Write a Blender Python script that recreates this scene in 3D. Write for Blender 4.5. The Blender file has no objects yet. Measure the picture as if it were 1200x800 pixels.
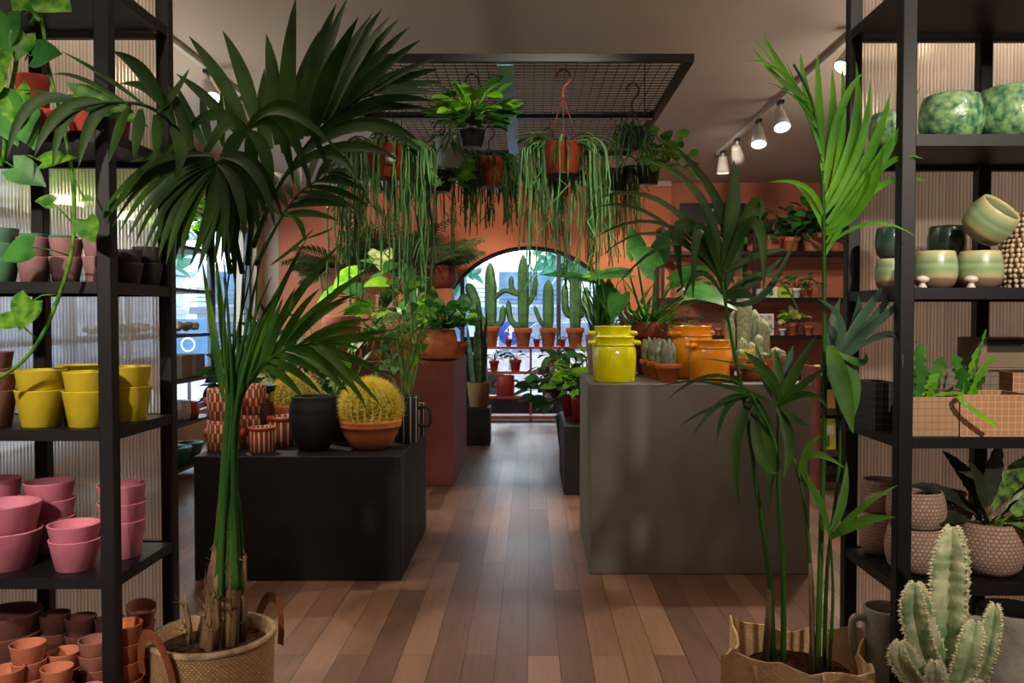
import bpy, math, random
from mathutils import Vector, Matrix
R_ = random.Random(7)
C = bpy.context.scene.collection
V = Vector
PI = math.pi
# ---------------------------------------------------------------- camera model
CAM_H = 1.4
PITCH = math.atan(0.028)
def W(px, py, Y):
    cx = (px-622)/1000; cy = (400-py)/1000
    d = V((cx, math.cos(PITCH)+cy*math.sin(PITCH), -math.sin(PITCH)+cy*math.cos(PITCH)))
    k = Y/d.y
    return V((d.x*k, Y, CAM_H+d.z*k))
def X(px, Y): return (px-622)/1000*Y
def Zat(py, Y): return W(622, py, Y).z
# ---------------------------------------------------------------- materials
def lin(c):
    return tuple(((v/255)/12.92 if v/255 <= .04045 else ((v/255+.055)/1.055)**2.4) for v in c)+(1,)
MATS = {}
def newmat(name):
    m = bpy.data.materials.new(name); m.use_nodes = True
    nt = m.node_tree; nt.nodes.clear()
    out = nt.nodes.new('ShaderNodeOutputMaterial')
    return m, nt, out
def N(nt, typ, **kw):
    n = nt.nodes.new(typ)
    for k, v in kw.items():
        if k in n.inputs: n.inputs[k].default_value = v
        else: setattr(n, k, v)
    return n
def L(nt, a, b): nt.links.new(a, b)
def M(name, col, rough=.6, col2=None, scale=8, bump=0, bscale=None, metal=0, spec=.5, trans=0, detail=4, stretch=(1,1,1), coat=0):
    """principled material with noise colour variation and noise bump (object coordinates)"""
    if name in MATS: return MATS[name]
    m, nt, out = newmat(name)
    b = N(nt, 'ShaderNodeBsdfPrincipled', Roughness=rough, Metallic=metal)
    b.inputs['Specular IOR Level'].default_value = spec
    b.inputs['Coat Weight'].default_value = coat
    tc = N(nt, 'ShaderNodeTexCoord'); mp = N(nt, 'ShaderNodeMapping'); mp.inputs['Scale'].default_value = stretch
    L(nt, tc.outputs['Object'], mp.inputs['Vector'])
    c1 = lin(col); c2 = lin(col2) if col2 else tuple(x*.78 for x in c1[:3])+(1,)
    nz = N(nt, 'ShaderNodeTexNoise', Scale=scale, Detail=detail); L(nt, mp.outputs[0], nz.inputs['Vector'])
    rp = N(nt, 'ShaderNodeValToRGB'); rp.color_ramp.elements[0].position = .36; rp.color_ramp.elements[1].position = .64
    rp.color_ramp.elements[0].color = c2; rp.color_ramp.elements[1].color = c1
    L(nt, nz.outputs['Fac'], rp.inputs['Fac']); L(nt, rp.outputs['Color'], b.inputs['Base Color'])
    if bump:
        nb = N(nt, 'ShaderNodeTexNoise', Scale=bscale or scale*4, Detail=3); L(nt, mp.outputs[0], nb.inputs['Vector'])
        bp = N(nt, 'ShaderNodeBump', Strength=bump, Distance=.01); L(nt, nb.outputs['Fac'], bp.inputs['Height']); L(nt, bp.outputs[0], b.inputs['Normal'])
    if trans:
        tr = N(nt, 'ShaderNodeBsdfTranslucent'); L(nt, rp.outputs['Color'], tr.inputs['Color'])
        mx = N(nt, 'ShaderNodeMixShader', Fac=trans); L(nt, b.outputs[0], mx.inputs[1]); L(nt, tr.outputs[0], mx.inputs[2]); L(nt, mx.outputs[0], out.inputs[0])
    else: L(nt, b.outputs[0], out.inputs[0])
    MATS[name] = m
    return m
def leafmat(name, col, col2, scale=6, rough=.38, trans=.22, stretch=(1,1,1)):
    return M(name, col, rough, col2, scale, bump=.08, bscale=60, trans=trans, spec=.2, stretch=stretch)
def emit(name, col, s):
    if name in MATS: return MATS[name]
    m, nt, out = newmat(name); e = N(nt, 'ShaderNodeEmission', Strength=s); e.inputs['Color'].default_value = lin(col)
    L(nt, e.outputs[0], out.inputs[0]); MATS[name] = m; return m
def gridmat(name, base, line, cell=.02, rough=.55, width=.07, base2=None):
    """square tile grid drawn on every face (object coordinates, box wise)"""
    m, nt, out = newmat(name); b = N(nt, 'ShaderNodeBsdfPrincipled', Roughness=rough)
    tc = N(nt, 'ShaderNodeTexCoord'); sp = N(nt, 'ShaderNodeSeparateXYZ'); L(nt, tc.outputs['Object'], sp.inputs[0])
    ge = N(nt, 'ShaderNodeNewGeometry'); sn = N(nt, 'ShaderNodeVectorTransform', vector_type='NORMAL', convert_from='WORLD', convert_to='OBJECT'); L(nt, ge.outputs['True Normal'], sn.inputs[0])
    ns = N(nt, 'ShaderNodeSeparateXYZ'); L(nt, sn.outputs[0], ns.inputs[0])
    acc = None
    for i in range(3):
        d = N(nt, 'ShaderNodeMath', operation='DIVIDE'); d.inputs[1].default_value = cell; L(nt, sp.outputs[i], d.inputs[0])
        f = N(nt, 'ShaderNodeMath', operation='FRACT'); L(nt, d.outputs[0], f.inputs[0])
        l = N(nt, 'ShaderNodeMath', operation='LESS_THAN'); l.inputs[1].default_value = width; L(nt, f.outputs[0], l.inputs[0])
        a = N(nt, 'ShaderNodeMath', operation='ABSOLUTE'); L(nt, ns.outputs[i], a.inputs[0])
        g = N(nt, 'ShaderNodeMath', operation='LESS_THAN'); g.inputs[1].default_value = .6; L(nt, a.outputs[0], g.inputs[0])
        mu = N(nt, 'ShaderNodeMath', operation='MULTIPLY'); L(nt, l.outputs[0], mu.inputs[0]); L(nt, g.outputs[0], mu.inputs[1])
        if acc is None: acc = mu
        else:
            mxm = N(nt, 'ShaderNodeMath', operation='MAXIMUM'); L(nt, acc.outputs[0], mxm.inputs[0]); L(nt, mu.outputs[0], mxm.inputs[1]); acc = mxm
    nz = N(nt, 'ShaderNodeTexNoise', Scale=9.0); L(nt, tc.outputs['Object'], nz.inputs['Vector'])
    r = N(nt, 'ShaderNodeMix', data_type='RGBA'); r.inputs[6].default_value = lin(base2 or tuple(x*.85 for x in base)); r.inputs[7].default_value = lin(base); L(nt, nz.outputs['Fac'], r.inputs[0])
    mx = N(nt, 'ShaderNodeMix', data_type='RGBA'); L(nt, acc.outputs[0], mx.inputs[0]); L(nt, r.outputs[2], mx.inputs[6]); mx.inputs[7].default_value = lin(line)
    L(nt, mx.outputs[2], b.inputs['Base Color'])
    bp = N(nt, 'ShaderNodeBump', Strength=.4, Distance=.004, invert=True); L(nt, acc.outputs[0], bp.inputs['Height']); L(nt, bp.outputs[0], b.inputs['Normal'])
    L(nt, b.outputs[0], out.inputs[0]); MATS[name] = m; return m
def polar_uv(nt, nseg, vscale):
    """(angle*nseg, height*vscale) vector from object coordinates"""
    tc = N(nt, 'ShaderNodeTexCoord'); sp = N(nt, 'ShaderNodeSeparateXYZ'); L(nt, tc.outputs['Object'], sp.inputs[0])
    at = N(nt, 'ShaderNodeMath', operation='ARCTAN2'); L(nt, sp.outputs[1], at.inputs[0]); L(nt, sp.outputs[0], at.inputs[1])
    u = N(nt, 'ShaderNodeMath', operation='MULTIPLY'); u.inputs[1].default_value = nseg/(2*PI); L(nt, at.outputs[0], u.inputs[0])
    v = N(nt, 'ShaderNodeMath', operation='MULTIPLY'); v.inputs[1].default_value = vscale; L(nt, sp.outputs[2], v.inputs[0])
    cb = N(nt, 'ShaderNodeCombineXYZ'); L(nt, u.outputs[0], cb.inputs[0]); L(nt, v.outputs[0], cb.inputs[1])
    return cb, u, v
def brickpot(name, c1, c2, line, nseg=16, vscale=14, mortar=.08, bumps=.8, rough=.7, offset=.5, bw=1.0, bh=1.0):
    m, nt, out = newmat(name); b = N(nt, 'ShaderNodeBsdfPrincipled', Roughness=rough)
    cb, u, v = polar_uv(nt, nseg, vscale)
    br = N(nt, 'ShaderNodeTexBrick', Scale=1.0); br.offset = offset
    br.inputs['Color1'].default_value = lin(c1); br.inputs['Color2'].default_value = lin(c2); br.inputs['Mortar'].default_value = lin(line)
    br.inputs['Mortar Size'].default_value = mortar; br.inputs['Brick Width'].default_value = bw; br.inputs['Row Height'].default_value = bh; br.inputs['Mortar Smooth'].default_value = .3
    L(nt, cb.outputs[0], br.inputs['Vector']); L(nt, br.outputs['Color'], b.inputs['Base Color'])
    bp = N(nt, 'ShaderNodeBump', Strength=bumps, Distance=.006, invert=True); L(nt, br.outputs['Fac'], bp.inputs['Height']); L(nt, bp.outputs[0], b.inputs['Normal'])
    L(nt, b.outputs[0], out.inputs[0]); MATS[name] = m; return m
def stripepot(name, stops, vscale, wob=.15, rough=.3, nscale=6):
    """horizontal glaze bands over the height (z/h in 0..1 times vscale)"""
    m, nt, out = newmat(name); b = N(nt, 'ShaderNodeBsdfPrincipled', Roughness=rough); b.inputs['Coat Weight'].default_value = .4
    tc = N(nt, 'ShaderNodeTexCoord'); sp = N(nt, 'ShaderNodeSeparateXYZ'); L(nt, tc.outputs['Object'], sp.inputs[0])
    nz = N(nt, 'ShaderNodeTexNoise', Scale=nscale, Detail=6); mp = N(nt, 'ShaderNodeMapping'); mp.inputs['Scale'].default_value = (1, 1, 6)
    L(nt, tc.outputs['Object'], mp.inputs[0]); L(nt, mp.outputs[0], nz.inputs['Vector'])
    k = N(nt, 'ShaderNodeMath', operation='MULTIPLY_ADD'); k.inputs[1].default_value = vscale; L(nt, sp.outputs[2], k.inputs[0])
    w = N(nt, 'ShaderNodeMath', operation='MULTIPLY_ADD'); w.inputs[1].default_value = wob; w.inputs[2].default_value = -wob/2; L(nt, nz.outputs['Fac'], w.inputs[0]); L(nt, w.outputs[0], k.inputs[2])
    rp = N(nt, 'ShaderNodeValToRGB'); e = rp.color_ramp.elements
    e[0].position, e[0].color = stops[0][0], lin(stops[0][1]); e[1].position, e[1].color = stops[-1][0], lin(stops[-1][1])
    for p, c in stops[1:-1]:
        q = e.new(p); q.color = lin(c)
    L(nt, k.outputs[0], rp.inputs['Fac']); L(nt, rp.outputs['Color'], b.inputs['Base Color'])
    L(nt, b.outputs[0], out.inputs[0]); MATS[name] = m; return m
def vstripe(name, ca, cb_, n, frac, rough=.4):
    m, nt, out = newmat(name); b = N(nt, 'ShaderNodeBsdfPrincipled', Roughness=rough)
    cb, u, v = polar_uv(nt, n, 1)
    f = N(nt, 'ShaderNodeMath', operation='FRACT'); L(nt, u.outputs[0], f.inputs[0])
    l = N(nt, 'ShaderNodeMath', operation='LESS_THAN'); l.inputs[1].default_value = frac; L(nt, f.outputs[0], l.inputs[0])
    mx = N(nt, 'ShaderNodeMix', data_type='RGBA'); L(nt, l.outputs[0], mx.inputs[0]); mx.inputs[6].default_value = lin(ca); mx.inputs[7].default_value = lin(cb_)
    L(nt, mx.outputs[2], b.inputs['Base Color']); L(nt, b.outputs[0], out.inputs[0]); MATS[name] = m; return m
def checkpot(name, ca, cb_, nseg, vscale, rough=.4):
    m, nt, out = newmat(name); b = N(nt, 'ShaderNodeBsdfPrincipled', Roughness=rough)
    cb, u, v = polar_uv(nt, nseg, vscale)
    fl = N(nt, 'ShaderNodeMath', operation='FLOOR'); L(nt, v.outputs[0], fl.inputs[0])
    h = N(nt, 'ShaderNodeMath', operation='MULTIPLY_ADD'); h.inputs[1].default_value = .5; L(nt, fl.outputs[0], h.inputs[0]); L(nt, u.outputs[0], h.inputs[2])
    f = N(nt, 'ShaderNodeMath', operation='FRACT'); L(nt, h.outputs[0], f.inputs[0])
    l = N(nt, 'ShaderNodeMath', operation='LESS_THAN'); l.inputs[1].default_value = .33; L(nt, f.outputs[0], l.inputs[0])
    mx = N(nt, 'ShaderNodeMix', data_type='RGBA'); L(nt, l.outputs[0], mx.inputs[0]); mx.inputs[6].default_value = lin(ca); mx.inputs[7].default_value = lin(cb_)
    L(nt, mx.outputs[2], b.inputs['Base Color']); L(nt, b.outputs[0], out.inputs[0]); MATS[name] = m; return m
# ---------------------------------------------------------------- mesh builder
class MB:
    def __init__(s): s.v = []; s.f = []; s.sm = []
    def add(s, vs, fs, smooth=False):
        o = len(s.v); s.v += [tuple(p) for p in vs]
        for f in fs: s.f.append(tuple(i+o for i in f)); s.sm.append(smooth)
        return s
    def box(s, a, b, bev=0):
        x0, y0, z0 = a; x1, y1, z1 = b
        if x0 > x1: x0, x1 = x1, x0
        if y0 > y1: y0, y1 = y1, y0
        if z0 > z1: z0, z1 = z1, z0
        if not bev:
            vs = [(x0,y0,z0),(x1,y0,z0),(x1,y1,z0),(x0,y1,z0),(x0,y0,z1),(x1,y0,z1),(x1,y1,z1),(x0,y1,z1)]
            return s.add(vs, [(0,3,2,1),(4,5,6,7),(0,1,5,4),(1,2,6,5),(2,3,7,6),(3,0,4,7)])
        e = bev; vs = []
        for cx, sx in ((x0,1),(x1,-1)):
            for cy, sy in ((y0,1),(y1,-1)):
                for cz, sz in ((z0,1),(z1,-1)):
                    vs += [(cx,cy+sy*e,cz+sz*e),(cx+sx*e,cy,cz+sz*e),(cx+sx*e,cy+sy*e,cz)]
        def i(a_,b_,c_,k): return ((a_*2+b_)*2+c_)*3+k
        fs = []
        for a_ in (0,1): fs.append(tuple(i(a_,b_,c_,0) for b_,c_ in ((0,0),(0,1),(1,1),(1,0))))
        for b_ in (0,1): fs.append(tuple(i(a_,b_,c_,1) for a_,c_ in ((0,0),(0,1),(1,1),(1,0))))
        for c_ in (0,1): fs.append(tuple(i(a_,b_,c_,2) for a_,b_ in ((0,0),(0,1),(1,1),(1,0))))
        for b_ in (0,1):
            for c_ in (0,1): fs.append((i(0,b_,c_,1),i(1,b_,c_,1),i(1,b_,c_,2),i(0,b_,c_,2)))
        for a_ in (0,1):
            for c_ in (0,1): fs.append((i(a_,0,c_,0),i(a_,1,c_,0),i(a_,1,c_,2),i(a_,0,c_,2)))
        for a_ in (0,1):
            for b_ in (0,1): fs.append((i(a_,b_,0,0),i(a_,b_,1,0),i(a_,b_,1,1),i(a_,b_,0,1)))
        for a_ in (0,1):
            for b_ in (0,1):
                for c_ in (0,1): fs.append(tuple(i(a_,b_,c_,k) for k in range(3)))
        return s.add(vs, fs)
    def lathe(s, prof, n=28, at=(0,0,0), mtx=None, closed=False):
        vs = []; fs = []
        for r, z in prof:
            for k in range(n):
                a = 2*PI*k/n; p = V((r*math.cos(a), r*math.sin(a), z))
                vs.append((mtx @ p if mtx else p)+V(at))
        m = len(prof)
        for j in range(m if closed else m-1):
            for k in range(n):
                k2 = (k+1) % n; j2 = (j+1) % m
                fs.append((j*n+k, j*n+k2, j2*n+k2, j2*n+k))
        if not closed:
            if prof[0][0] > 1e-5: fs.append(tuple(range(n))[::-1])
            if prof[-1][0] > 1e-5: fs.append(tuple((m-1)*n+k for k in range(n)))
        return s.add(vs, fs, True)
    def tube(s, pts, rad, n=6, ribs=0, depth=0, caps=True, ref=None, wav=None):
        pts = [V(p) for p in pts]; m = len(pts)
        if not hasattr(rad, '__len__'): rad = [rad]*m
        t0 = (pts[1]-pts[0]).normalized()
        r0 = V(ref) if ref else (V((0,0,1)) if abs(t0.z) < .8 else V((1,0,0)))
        u = (r0 - t0*r0.dot(t0)).normalized(); vs = []; fs = []
        for j in range(m):
            t = (pts[min(j+1,m-1)]-pts[max(j-1,0)])
            t = t.normalized() if t.length > 1e-9 else t0
            u = (u - t*u.dot(t)); u = u.normalized() if u.length > 1e-6 else V((1,0,0)); w = t.cross(u)
            for k in range(n):
                a = 2*PI*k/n; rr = rad[j]
                if ribs:
                    d = depth
                    if wav: d = depth*(1+wav[0]*math.sin(j*wav[1]+k))
                    rr *= 1-d*(.5-.5*math.cos(a*ribs))
                vs.append(pts[j]+(u*math.cos(a)+w*math.sin(a))*rr)
        for j in range(m-1):
            for k in range(n):
                k2 = (k+1) % n; fs.append((j*n+k, j*n+k2, (j+1)*n+k2, (j+1)*n+k))
        if caps: fs += [tuple(range(n))[::-1], tuple((m-1)*n+k for k in range(n))]
        return s.add(vs, fs, True)
    def ribbon(s, pts, ws, nrm, fold=.2):
        pts = [V(p) for p in pts]; m = len(pts); nrm = V(nrm); vs = []; fs = []
        for j in range(m):
            t = (pts[min(j+1,m-1)]-pts[max(j-1,0)]); t = t.normalized() if t.length > 1e-9 else V((0,0,1))
            sd = t.cross(nrm)
            sd = sd.normalized() if sd.length > 1e-4 else V((1,0,0))
            n2 = sd.cross(t); w = ws[j]*.5
            vs += [pts[j]-sd*w+n2*fold*w, pts[j], pts[j]+sd*w+n2*fold*w]
        for j in range(m-1):
            a = j*3; fs += [(a,a+1,a+4,a+3),(a+1,a+2,a+5,a+4)]
        return s.add(vs, fs, True)
    def sphere(s, c, r, n=12, sq=(1,1,1)):
        k = max(4, n//2); prof = [(max(1e-6,r*math.sin(PI*i/k)), -r*math.cos(PI*i/k)) for i in range(k+1)]
        return s.lathe(prof, n, c, Matrix.Diagonal(sq))
    def spine(s, p, d, l, r):
        p = V(p); d = V(d).normalized(); a = d.orthogonal().normalized(); b = d.cross(a)
        vs = [p+a*r, p+(a*-.5+b*.87)*r, p+(a*-.5-b*.87)*r, p+d*l]
        return s.add(vs, [(0,1,3),(1,2,3),(2,0,3)])
    def mesh(s, name, mat):
        me = bpy.data.meshes.new(name); me.from_pydata(s.v, [], s.f)
        me.polygons.foreach_set('use_smooth', s.sm); me.materials.append(mat); me.update()
        return me
    def build(s, name, mat, parent=None, loc=None, shift=None):
        if shift is not None:
            sx, sy, sz = shift; s.v = [(a-sx,b-sy,c-sz) for a,b,c in s.v]
        o = bpy.data.objects.new(name, s.mesh(name, mat)); C.objects.link(o)
        if parent is not None: o.parent = parent
        if loc is not None: o.location = loc
        return o
def autosmooth(o, ang=40):
    o.data.polygons.foreach_set('use_smooth', [True]*len(o.data.polygons))
    try: o.data.set_sharp_from_angle(angle=math.radians(ang))
    except Exception: pass
    return o
# ---------------------------------------------------------------- object bookkeeping
def tag(o, label, cat, group=None, kind=None):
    if label: o['label'] = label
    if cat: o['category'] = cat
    if group: o['group'] = group
    if kind: o['kind'] = kind
    return o
def thing(name, label, cat, loc=(0,0,0), rz=0, group=None):
    o = bpy.data.objects.new(name, None); C.objects.link(o); o.location = loc; o.rotation_euler = (0,0,rz); o.empty_display_size = .05
    return tag(o, label, cat, group)
def struct(name, mb, mat, parent=None):
    o = mb.build(name, mat, parent)
    if parent is None: o['kind'] = 'structure'
    return o
# ---------------------------------------------------------------- curves
def bez(p0, p1, p2, n):
    p0, p1, p2 = V(p0), V(p1), V(p2)
    return [p0*(1-t)**2+p1*2*t*(1-t)+p2*t*t for t in [i/n for i in range(n+1)]]
def spline(pts, n=6):
    pts = [V(p) for p in pts]; out = []
    for i in range(len(pts)-1):
        a = pts[max(i-1,0)]; b = pts[i]; c = pts[i+1]; d = pts[min(i+2,len(pts)-1)]
        for k in range(n):
            t = k/n
            out.append(.5*((2*b)+(c-a)*t+(2*a-5*b+4*c-d)*t*t+(3*b-a-3*c+d)*t**3))
    out.append(pts[-1]); return out
def grow(p, d, length, droop, n):
    """integrate a drooping path"""
    p = V(p); d = V(d).normalized(); out = [p.copy()]; st = length/n
    for i in range(n):
        d = (d+V((0,0,-1))*droop/n).normalized(); p = p+d*st; out.append(p.copy())
    return out
def blade_w(n, w, base=.35, peak=.35):
    o = []
    for i in range(n+1):
        t = i/n
        if t < peak: k = base+(1-base)*math.sin(t/peak*PI/2)
        else: k = math.cos((t-peak)/(1-peak)*PI/2)**.8 if t < 1 else .02
        o.append(w*max(k,.02))
    return o
def blade(mb, p, d, length, w, droop=.8, n=6, nrm=None, fold=.25, base=.35, peak=.35):
    pts = grow(p, d, length, droop, n); dd = V(d)
    if nrm is None:
        h = V((0,0,1)); nrm = h-dd.normalized()*h.dot(dd.normalized())
        if nrm.length < .15: nrm = V((R_.uniform(-1,1), R_.uniform(-1,1), .2))
    return mb.ribbon(pts, blade_w(n, w, base, peak), nrm, fold)
def leaf(mb, p, d, nrm, Lh, Wd, kind='oval', droop=.5):
    n = 7; pts = grow(p, d, Lh, droop, n)
    prof = {'oval': (.15,.7,.95,1,.92,.7,.38,.03), 'heart': (.7,1,1,.9,.72,.5,.25,.02), 'lance': (.15,.55,.85,1,.95,.75,.4,.02), 'round': (.4,.85,1,1,.95,.8,.5,.08)}[kind]
    o = len(mb.v)
    mb.ribbon(pts, [Wd*k for k in prof], nrm, .22)
    if kind == 'heart':
        t = (pts[1]-pts[0]).normalized()
        for i in (0, 2):
            mb.v[o+i] = tuple(V(mb.v[o+i])-t*Lh*.16)
            mb.v[o+3+i] = tuple(V(mb.v[o+3+i])-t*Lh*.05)
    return mb
def rdir(r, zmin=-1, zmax=1):
    z = r.uniform(zmin, zmax); a = r.uniform(0, 2*PI); q = math.sqrt(max(0,1-z*z))
    return V((q*math.cos(a), q*math.sin(a), z))
# ---------------------------------------------------------------- pots
def prof_pot(R, h, kind='plain', th=.08):
    t = R*th
    if kind == 'plain': return [(R*.7,0),(R*.74,h*.01),(R*.985,h*.97),(R,h*.985),(R*.99,h),(R-t,h),(R-t*1.2,h*.97),(R*.74-t,h*.08),(.0005,h*.08)]
    if kind == 'collar': return [(R*.62,0),(R*.64,h*.01),(R*.86,h*.72),(R*.97,h*.725),(R,h*.74),(R,h*.98),(R*.98,h),(R-t*1.3,h),(R-t*1.6,h*.95),(R*.62-t,h*.1),(.0005,h*.1)]
    if kind == 'bowl': return [(R*.5,0),(R*.55,h*.03),(R*.72,h*.22),(R*.88,h*.5),(R*.95,h*.72),(R*1.0,h*.74),(R*1.02,h*.8),(R*1.0,h*.86),(R*1.03,h*.9),(R*1.02,h),(R*.92,h),(R*.9,h*.9),(R*.6,h*.2),(.0005,h*.2)]
    if kind == 'jar': return [(R*.8,0),(R*.86,h*.02),(R*.93,h*.1),(R*.99,h*.3),(R,h*.6),(R*.97,h*.75),(R*.9,h*.86),(R*.86,h*.9),(R*.86,h*.95),(R*.92,h*.985),(R*.9,h),(R*.8,h),(R*.78,h*.9),(R*.88,h*.6),(R*.75,h*.08),(.0005,h*.06)]
    if kind == 'round': return [(R*.62,0),(R*.7,h*.02),(R*.88,h*.14),(R*.98,h*.35),(R,h*.52),(R*.97,h*.72),(R*.9,h*.9),(R*.86,h*.985),(R*.83,h),(R*.78,h*.985),(R*.8,h*.9),(R*.86,h*.6),(R*.8,h*.3),(R*.6,h*.1),(.0005,h*.08)]
    if kind == 'urn': return [(R*.55,0),(R*.6,h*.01),(R*.78,h*.2),(R*.95,h*.45),(R,h*.66),(R*.985,h*.68),(R*1.0,h*.7),(R*.95,h*.85),(R*.86,h*.97),(R*.88,h*.99),(R*.85,h),(R*.77,h),(R*.76,h*.95),(R*.84,h*.7),(R*.5,h*.1),(.0005,h*.08)]
    if kind == 'cyl': return [(R*.94,0),(R,h*.02),(R,h*.98),(R*.98,h),(R*.9,h),(R*.88,h*.97),(R*.88,h*.08),(.0005,h*.06)]
    if kind == 'saucer': return [(R*.7,0),(R*.74,0),(R*.95,h*.8),(R,h),(R*.93,h),(R*.7,h*.35),(.0005,h*.3)]
_cache = {}
def pot_mesh(kind, R, h, mat, n=30):
    k = (kind, round(R,4), round(h,4), mat.name, n)
    if k not in _cache: _cache[k] = MB().lathe(prof_pot(R,h,kind), n).mesh('flowerpot', mat)
    return _cache[k]
def pot(name, kind, R, h, mat, loc, label=None, cat='pot', group=None, parent=None, tilt=None, n=30):
    o = bpy.data.objects.new(name, pot_mesh(kind,R,h,mat,n)); C.objects.link(o); o.location = loc
    if tilt: o.rotation_euler = tilt
    if parent is not None: o.parent = parent
    else: tag(o, label, cat, group)
    return o
def soil(parent, R, z, mat=None):
    mb = MB(); n = 20
    vs = [(0,0,z+R*.06)]; fs = []
    for q, rr in enumerate((.5, 1)):
        for k in range(n):
            a = 2*PI*k/n; vs.append((R*rr*math.cos(a), R*rr*math.sin(a), z+R_.uniform(-.02,.05)*R*(1.2-rr)))
    for k in range(n):
        k2 = (k+1) % n; fs += [(0,1+k,1+k2),(1+k,1+n+k,1+n+k2,1+k2)]
    mb.add(vs, fs, True)
    return mb.build('soil', mat or SOIL, parent)
# ================================================================ materials
SOIL = M('potting_soil', (70,44,28), .95, (28,16,10), 60, bump=1, bscale=120, spec=.05)
BLACKM = M('black_steel', (19,18,19), .45, (13,12,13), 5, spec=.4)
TERRA = M('terracotta', (192,110,62), .8, (166,90,50), 12, bump=.15)
TERRA_L = M('pale_terracotta', (196,118,88), .82, (176,100,72), 12, bump=.15)
TERRA_D = M('dark_terracotta', (138,66,40), .8, (112,50,32), 10, bump=.15)
TERRA_B = M('brown_terracotta', (158,100,84), .82, (138,84,70), 12, bump=.15)
TERRA_X = M('umber_clay', (116,68,58), .85, (96,54,46), 12, bump=.15)
YEL = M('yellow_glaze', (228,206,54), .55, (214,190,44), 14, bump=.12, spec=.4)
PINK = M('pink_clay', (210,128,146), .7, (194,110,130), 10, bump=.12)
MAUVE = M('mauve_clay', (180,136,136), .75, (160,116,118), 10, bump=.12)
GREENP = M('sage_clay', (104,156,124), .7, (86,136,106), 10, bump=.12)
GREYP = M('grey_purple_clay', (98,84,92), .7, (80,68,76), 10, bump=.12)
GREYD = M('dark_grey_clay', (72,64,70), .7, (58,52,58), 10, bump=.12)
TAUPE = M('taupe_pink_clay', (164,120,104), .75, (142,100,88), 10, bump=.12)
CORAL = M('coral_clay', (222,92,78), .65, (204,78,66), 10, bump=.12)
MAROON = M('maroon_clay', (140,38,38), .65, (112,28,30), 10, bump=.12)
BLACKP = M('black_ceramic', (34,38,38), .6, (24,27,28), 8, bump=.3, bscale=20)
PLASTIC = M('black_plastic', (20,22,22), .35, (14,15,16), 5)
REDPOT = M('red_glaze', (170,52,36), .5, (146,40,28), 8)
YGLOSS = M('yellow_gloss_glaze', (226,226,6), .14, (210,206,4), 7, spec=.6, coat=.6, bump=.1, bscale=18)
AGLOSS = M('amber_gloss_glaze', (236,160,36), .14, (220,138,24), 7, spec=.6, coat=.6, bump=.1, bscale=18)
CONC = M('grey_concrete', (156,148,138), .85, (132,126,116), 12, bump=.3)
WHITE = M('white_label', (235,232,226), .6)
LEATHER = M('tan_leather', (128,72,46), .5, (104,54,34), 30, bump=.2)
FIBRE = M('dry_palm_fibre', (132,102,68), .9, (72,50,34), 30, bump=.8, bscale=60, stretch=(1,1,.15))
CREAM = M('cream_ceramic', (226,214,196), .4)
WOODL = M('pale_wood', (176,140,100), .6, (150,116,80), 10, stretch=(1,1,.2))
G_KENT = leafmat('kentia_leaf', (84,130,36), (42,84,22), rough=.5)
G_KENTD = leafmat('dark_kentia_leaf', (50,84,20), (24,50,12), rough=.5)
G_KENTB = leafmat('bright_kentia_leaf', (104,166,36), (54,120,24), rough=.45)
G_STEM = leafmat('palm_stem', (58,104,34), (32,70,24), rough=.45, trans=.05, stretch=(1,1,.1), scale=14)
G_POTH = leafmat('golden_pothos_leaf', (112,164,50), (44,104,30), scale=34)
G_LIME = leafmat('lime_leaf', (150,206,50), (92,168,42), scale=8)
G_MID = leafmat('mid_green_leaf', (74,140,58), (38,92,42), scale=8)
G_DARK = leafmat('deep_green_leaf', (44,92,50), (24,60,36), scale=8)
G_BLUE = leafmat('blue_green_leaf', (66,94,72), (38,64,48), scale=8)
G_PALE = leafmat('pale_variegated_leaf', (196,206,140), (98,140,72), scale=18)
G_RHIP = leafmat('trailing_cactus_stem', (118,172,100), (70,126,70), scale=10, trans=.1)
G_RHIPD = leafmat('dark_trailing_stem', (84,110,56), (52,76,40), scale=10, trans=.1)
G_GRASS = leafmat('grass_blade', (110,160,74), (62,112,50), scale=10)
G_CYC = leafmat('dusty_frond', (78,98,50), (46,58,32), scale=10)
G_CACT = M('cactus_skin', (92,138,78), .55, (62,104,58), 10, bump=.2)
G_CACTP = M('pale_woolly_cactus', (178,186,154), .8, (140,152,118), 40, bump=.6, bscale=90)
G_CACTG = M('grey_cactus', (138,142,122), .8, (92,98,86), 30, bump=.6, bscale=90)
G_BARREL = M('barrel_flesh', (150,148,58), .7, (112,118,44), 14)
SPINE = M('golden_spine', (246,232,104), .5, (236,214,76), 9, trans=.2)
SPINEW = M('pale_spine', (226,220,180), .6)
SNAKE = M('snake_plant_leaf', (70,104,66), .4, (34,58,40), 5, stretch=(1,1,5), trans=.05)
BURLAP = M('burlap', (216,178,130), .9, (196,158,112), 18, bump=.5, bscale=160)
SEAG = brickpot('seagrass_weave', (182,146,98), (156,120,78), (124,92,58), 90, 150, .16, .8, .85)
TILE_B = gridmat('beige_grid_tile', (196,156,118), (132,98,70), .0195, .55)
TILE_P = gridmat('peach_grid_tile', (206,150,110), (232,196,160), .0195, .55)
TILE_G = gridmat('grey_grid_tile', (142,128,108), (84,72,60), .026, .6)
TILE_D = gridmat('black_grid_tile', (34,30,30), (92,80,70), .021, .45)
WOVEN = brickpot('woven_stone_grey', (190,160,142), (170,140,124), (138,112,98), 44, 92, .16, 1, .9)
MOTTLE = M('mottled_green_glaze', (150,190,128), .28, (50,106,78), 44, detail=6, coat=.5, bump=.35, bscale=60)
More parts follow.
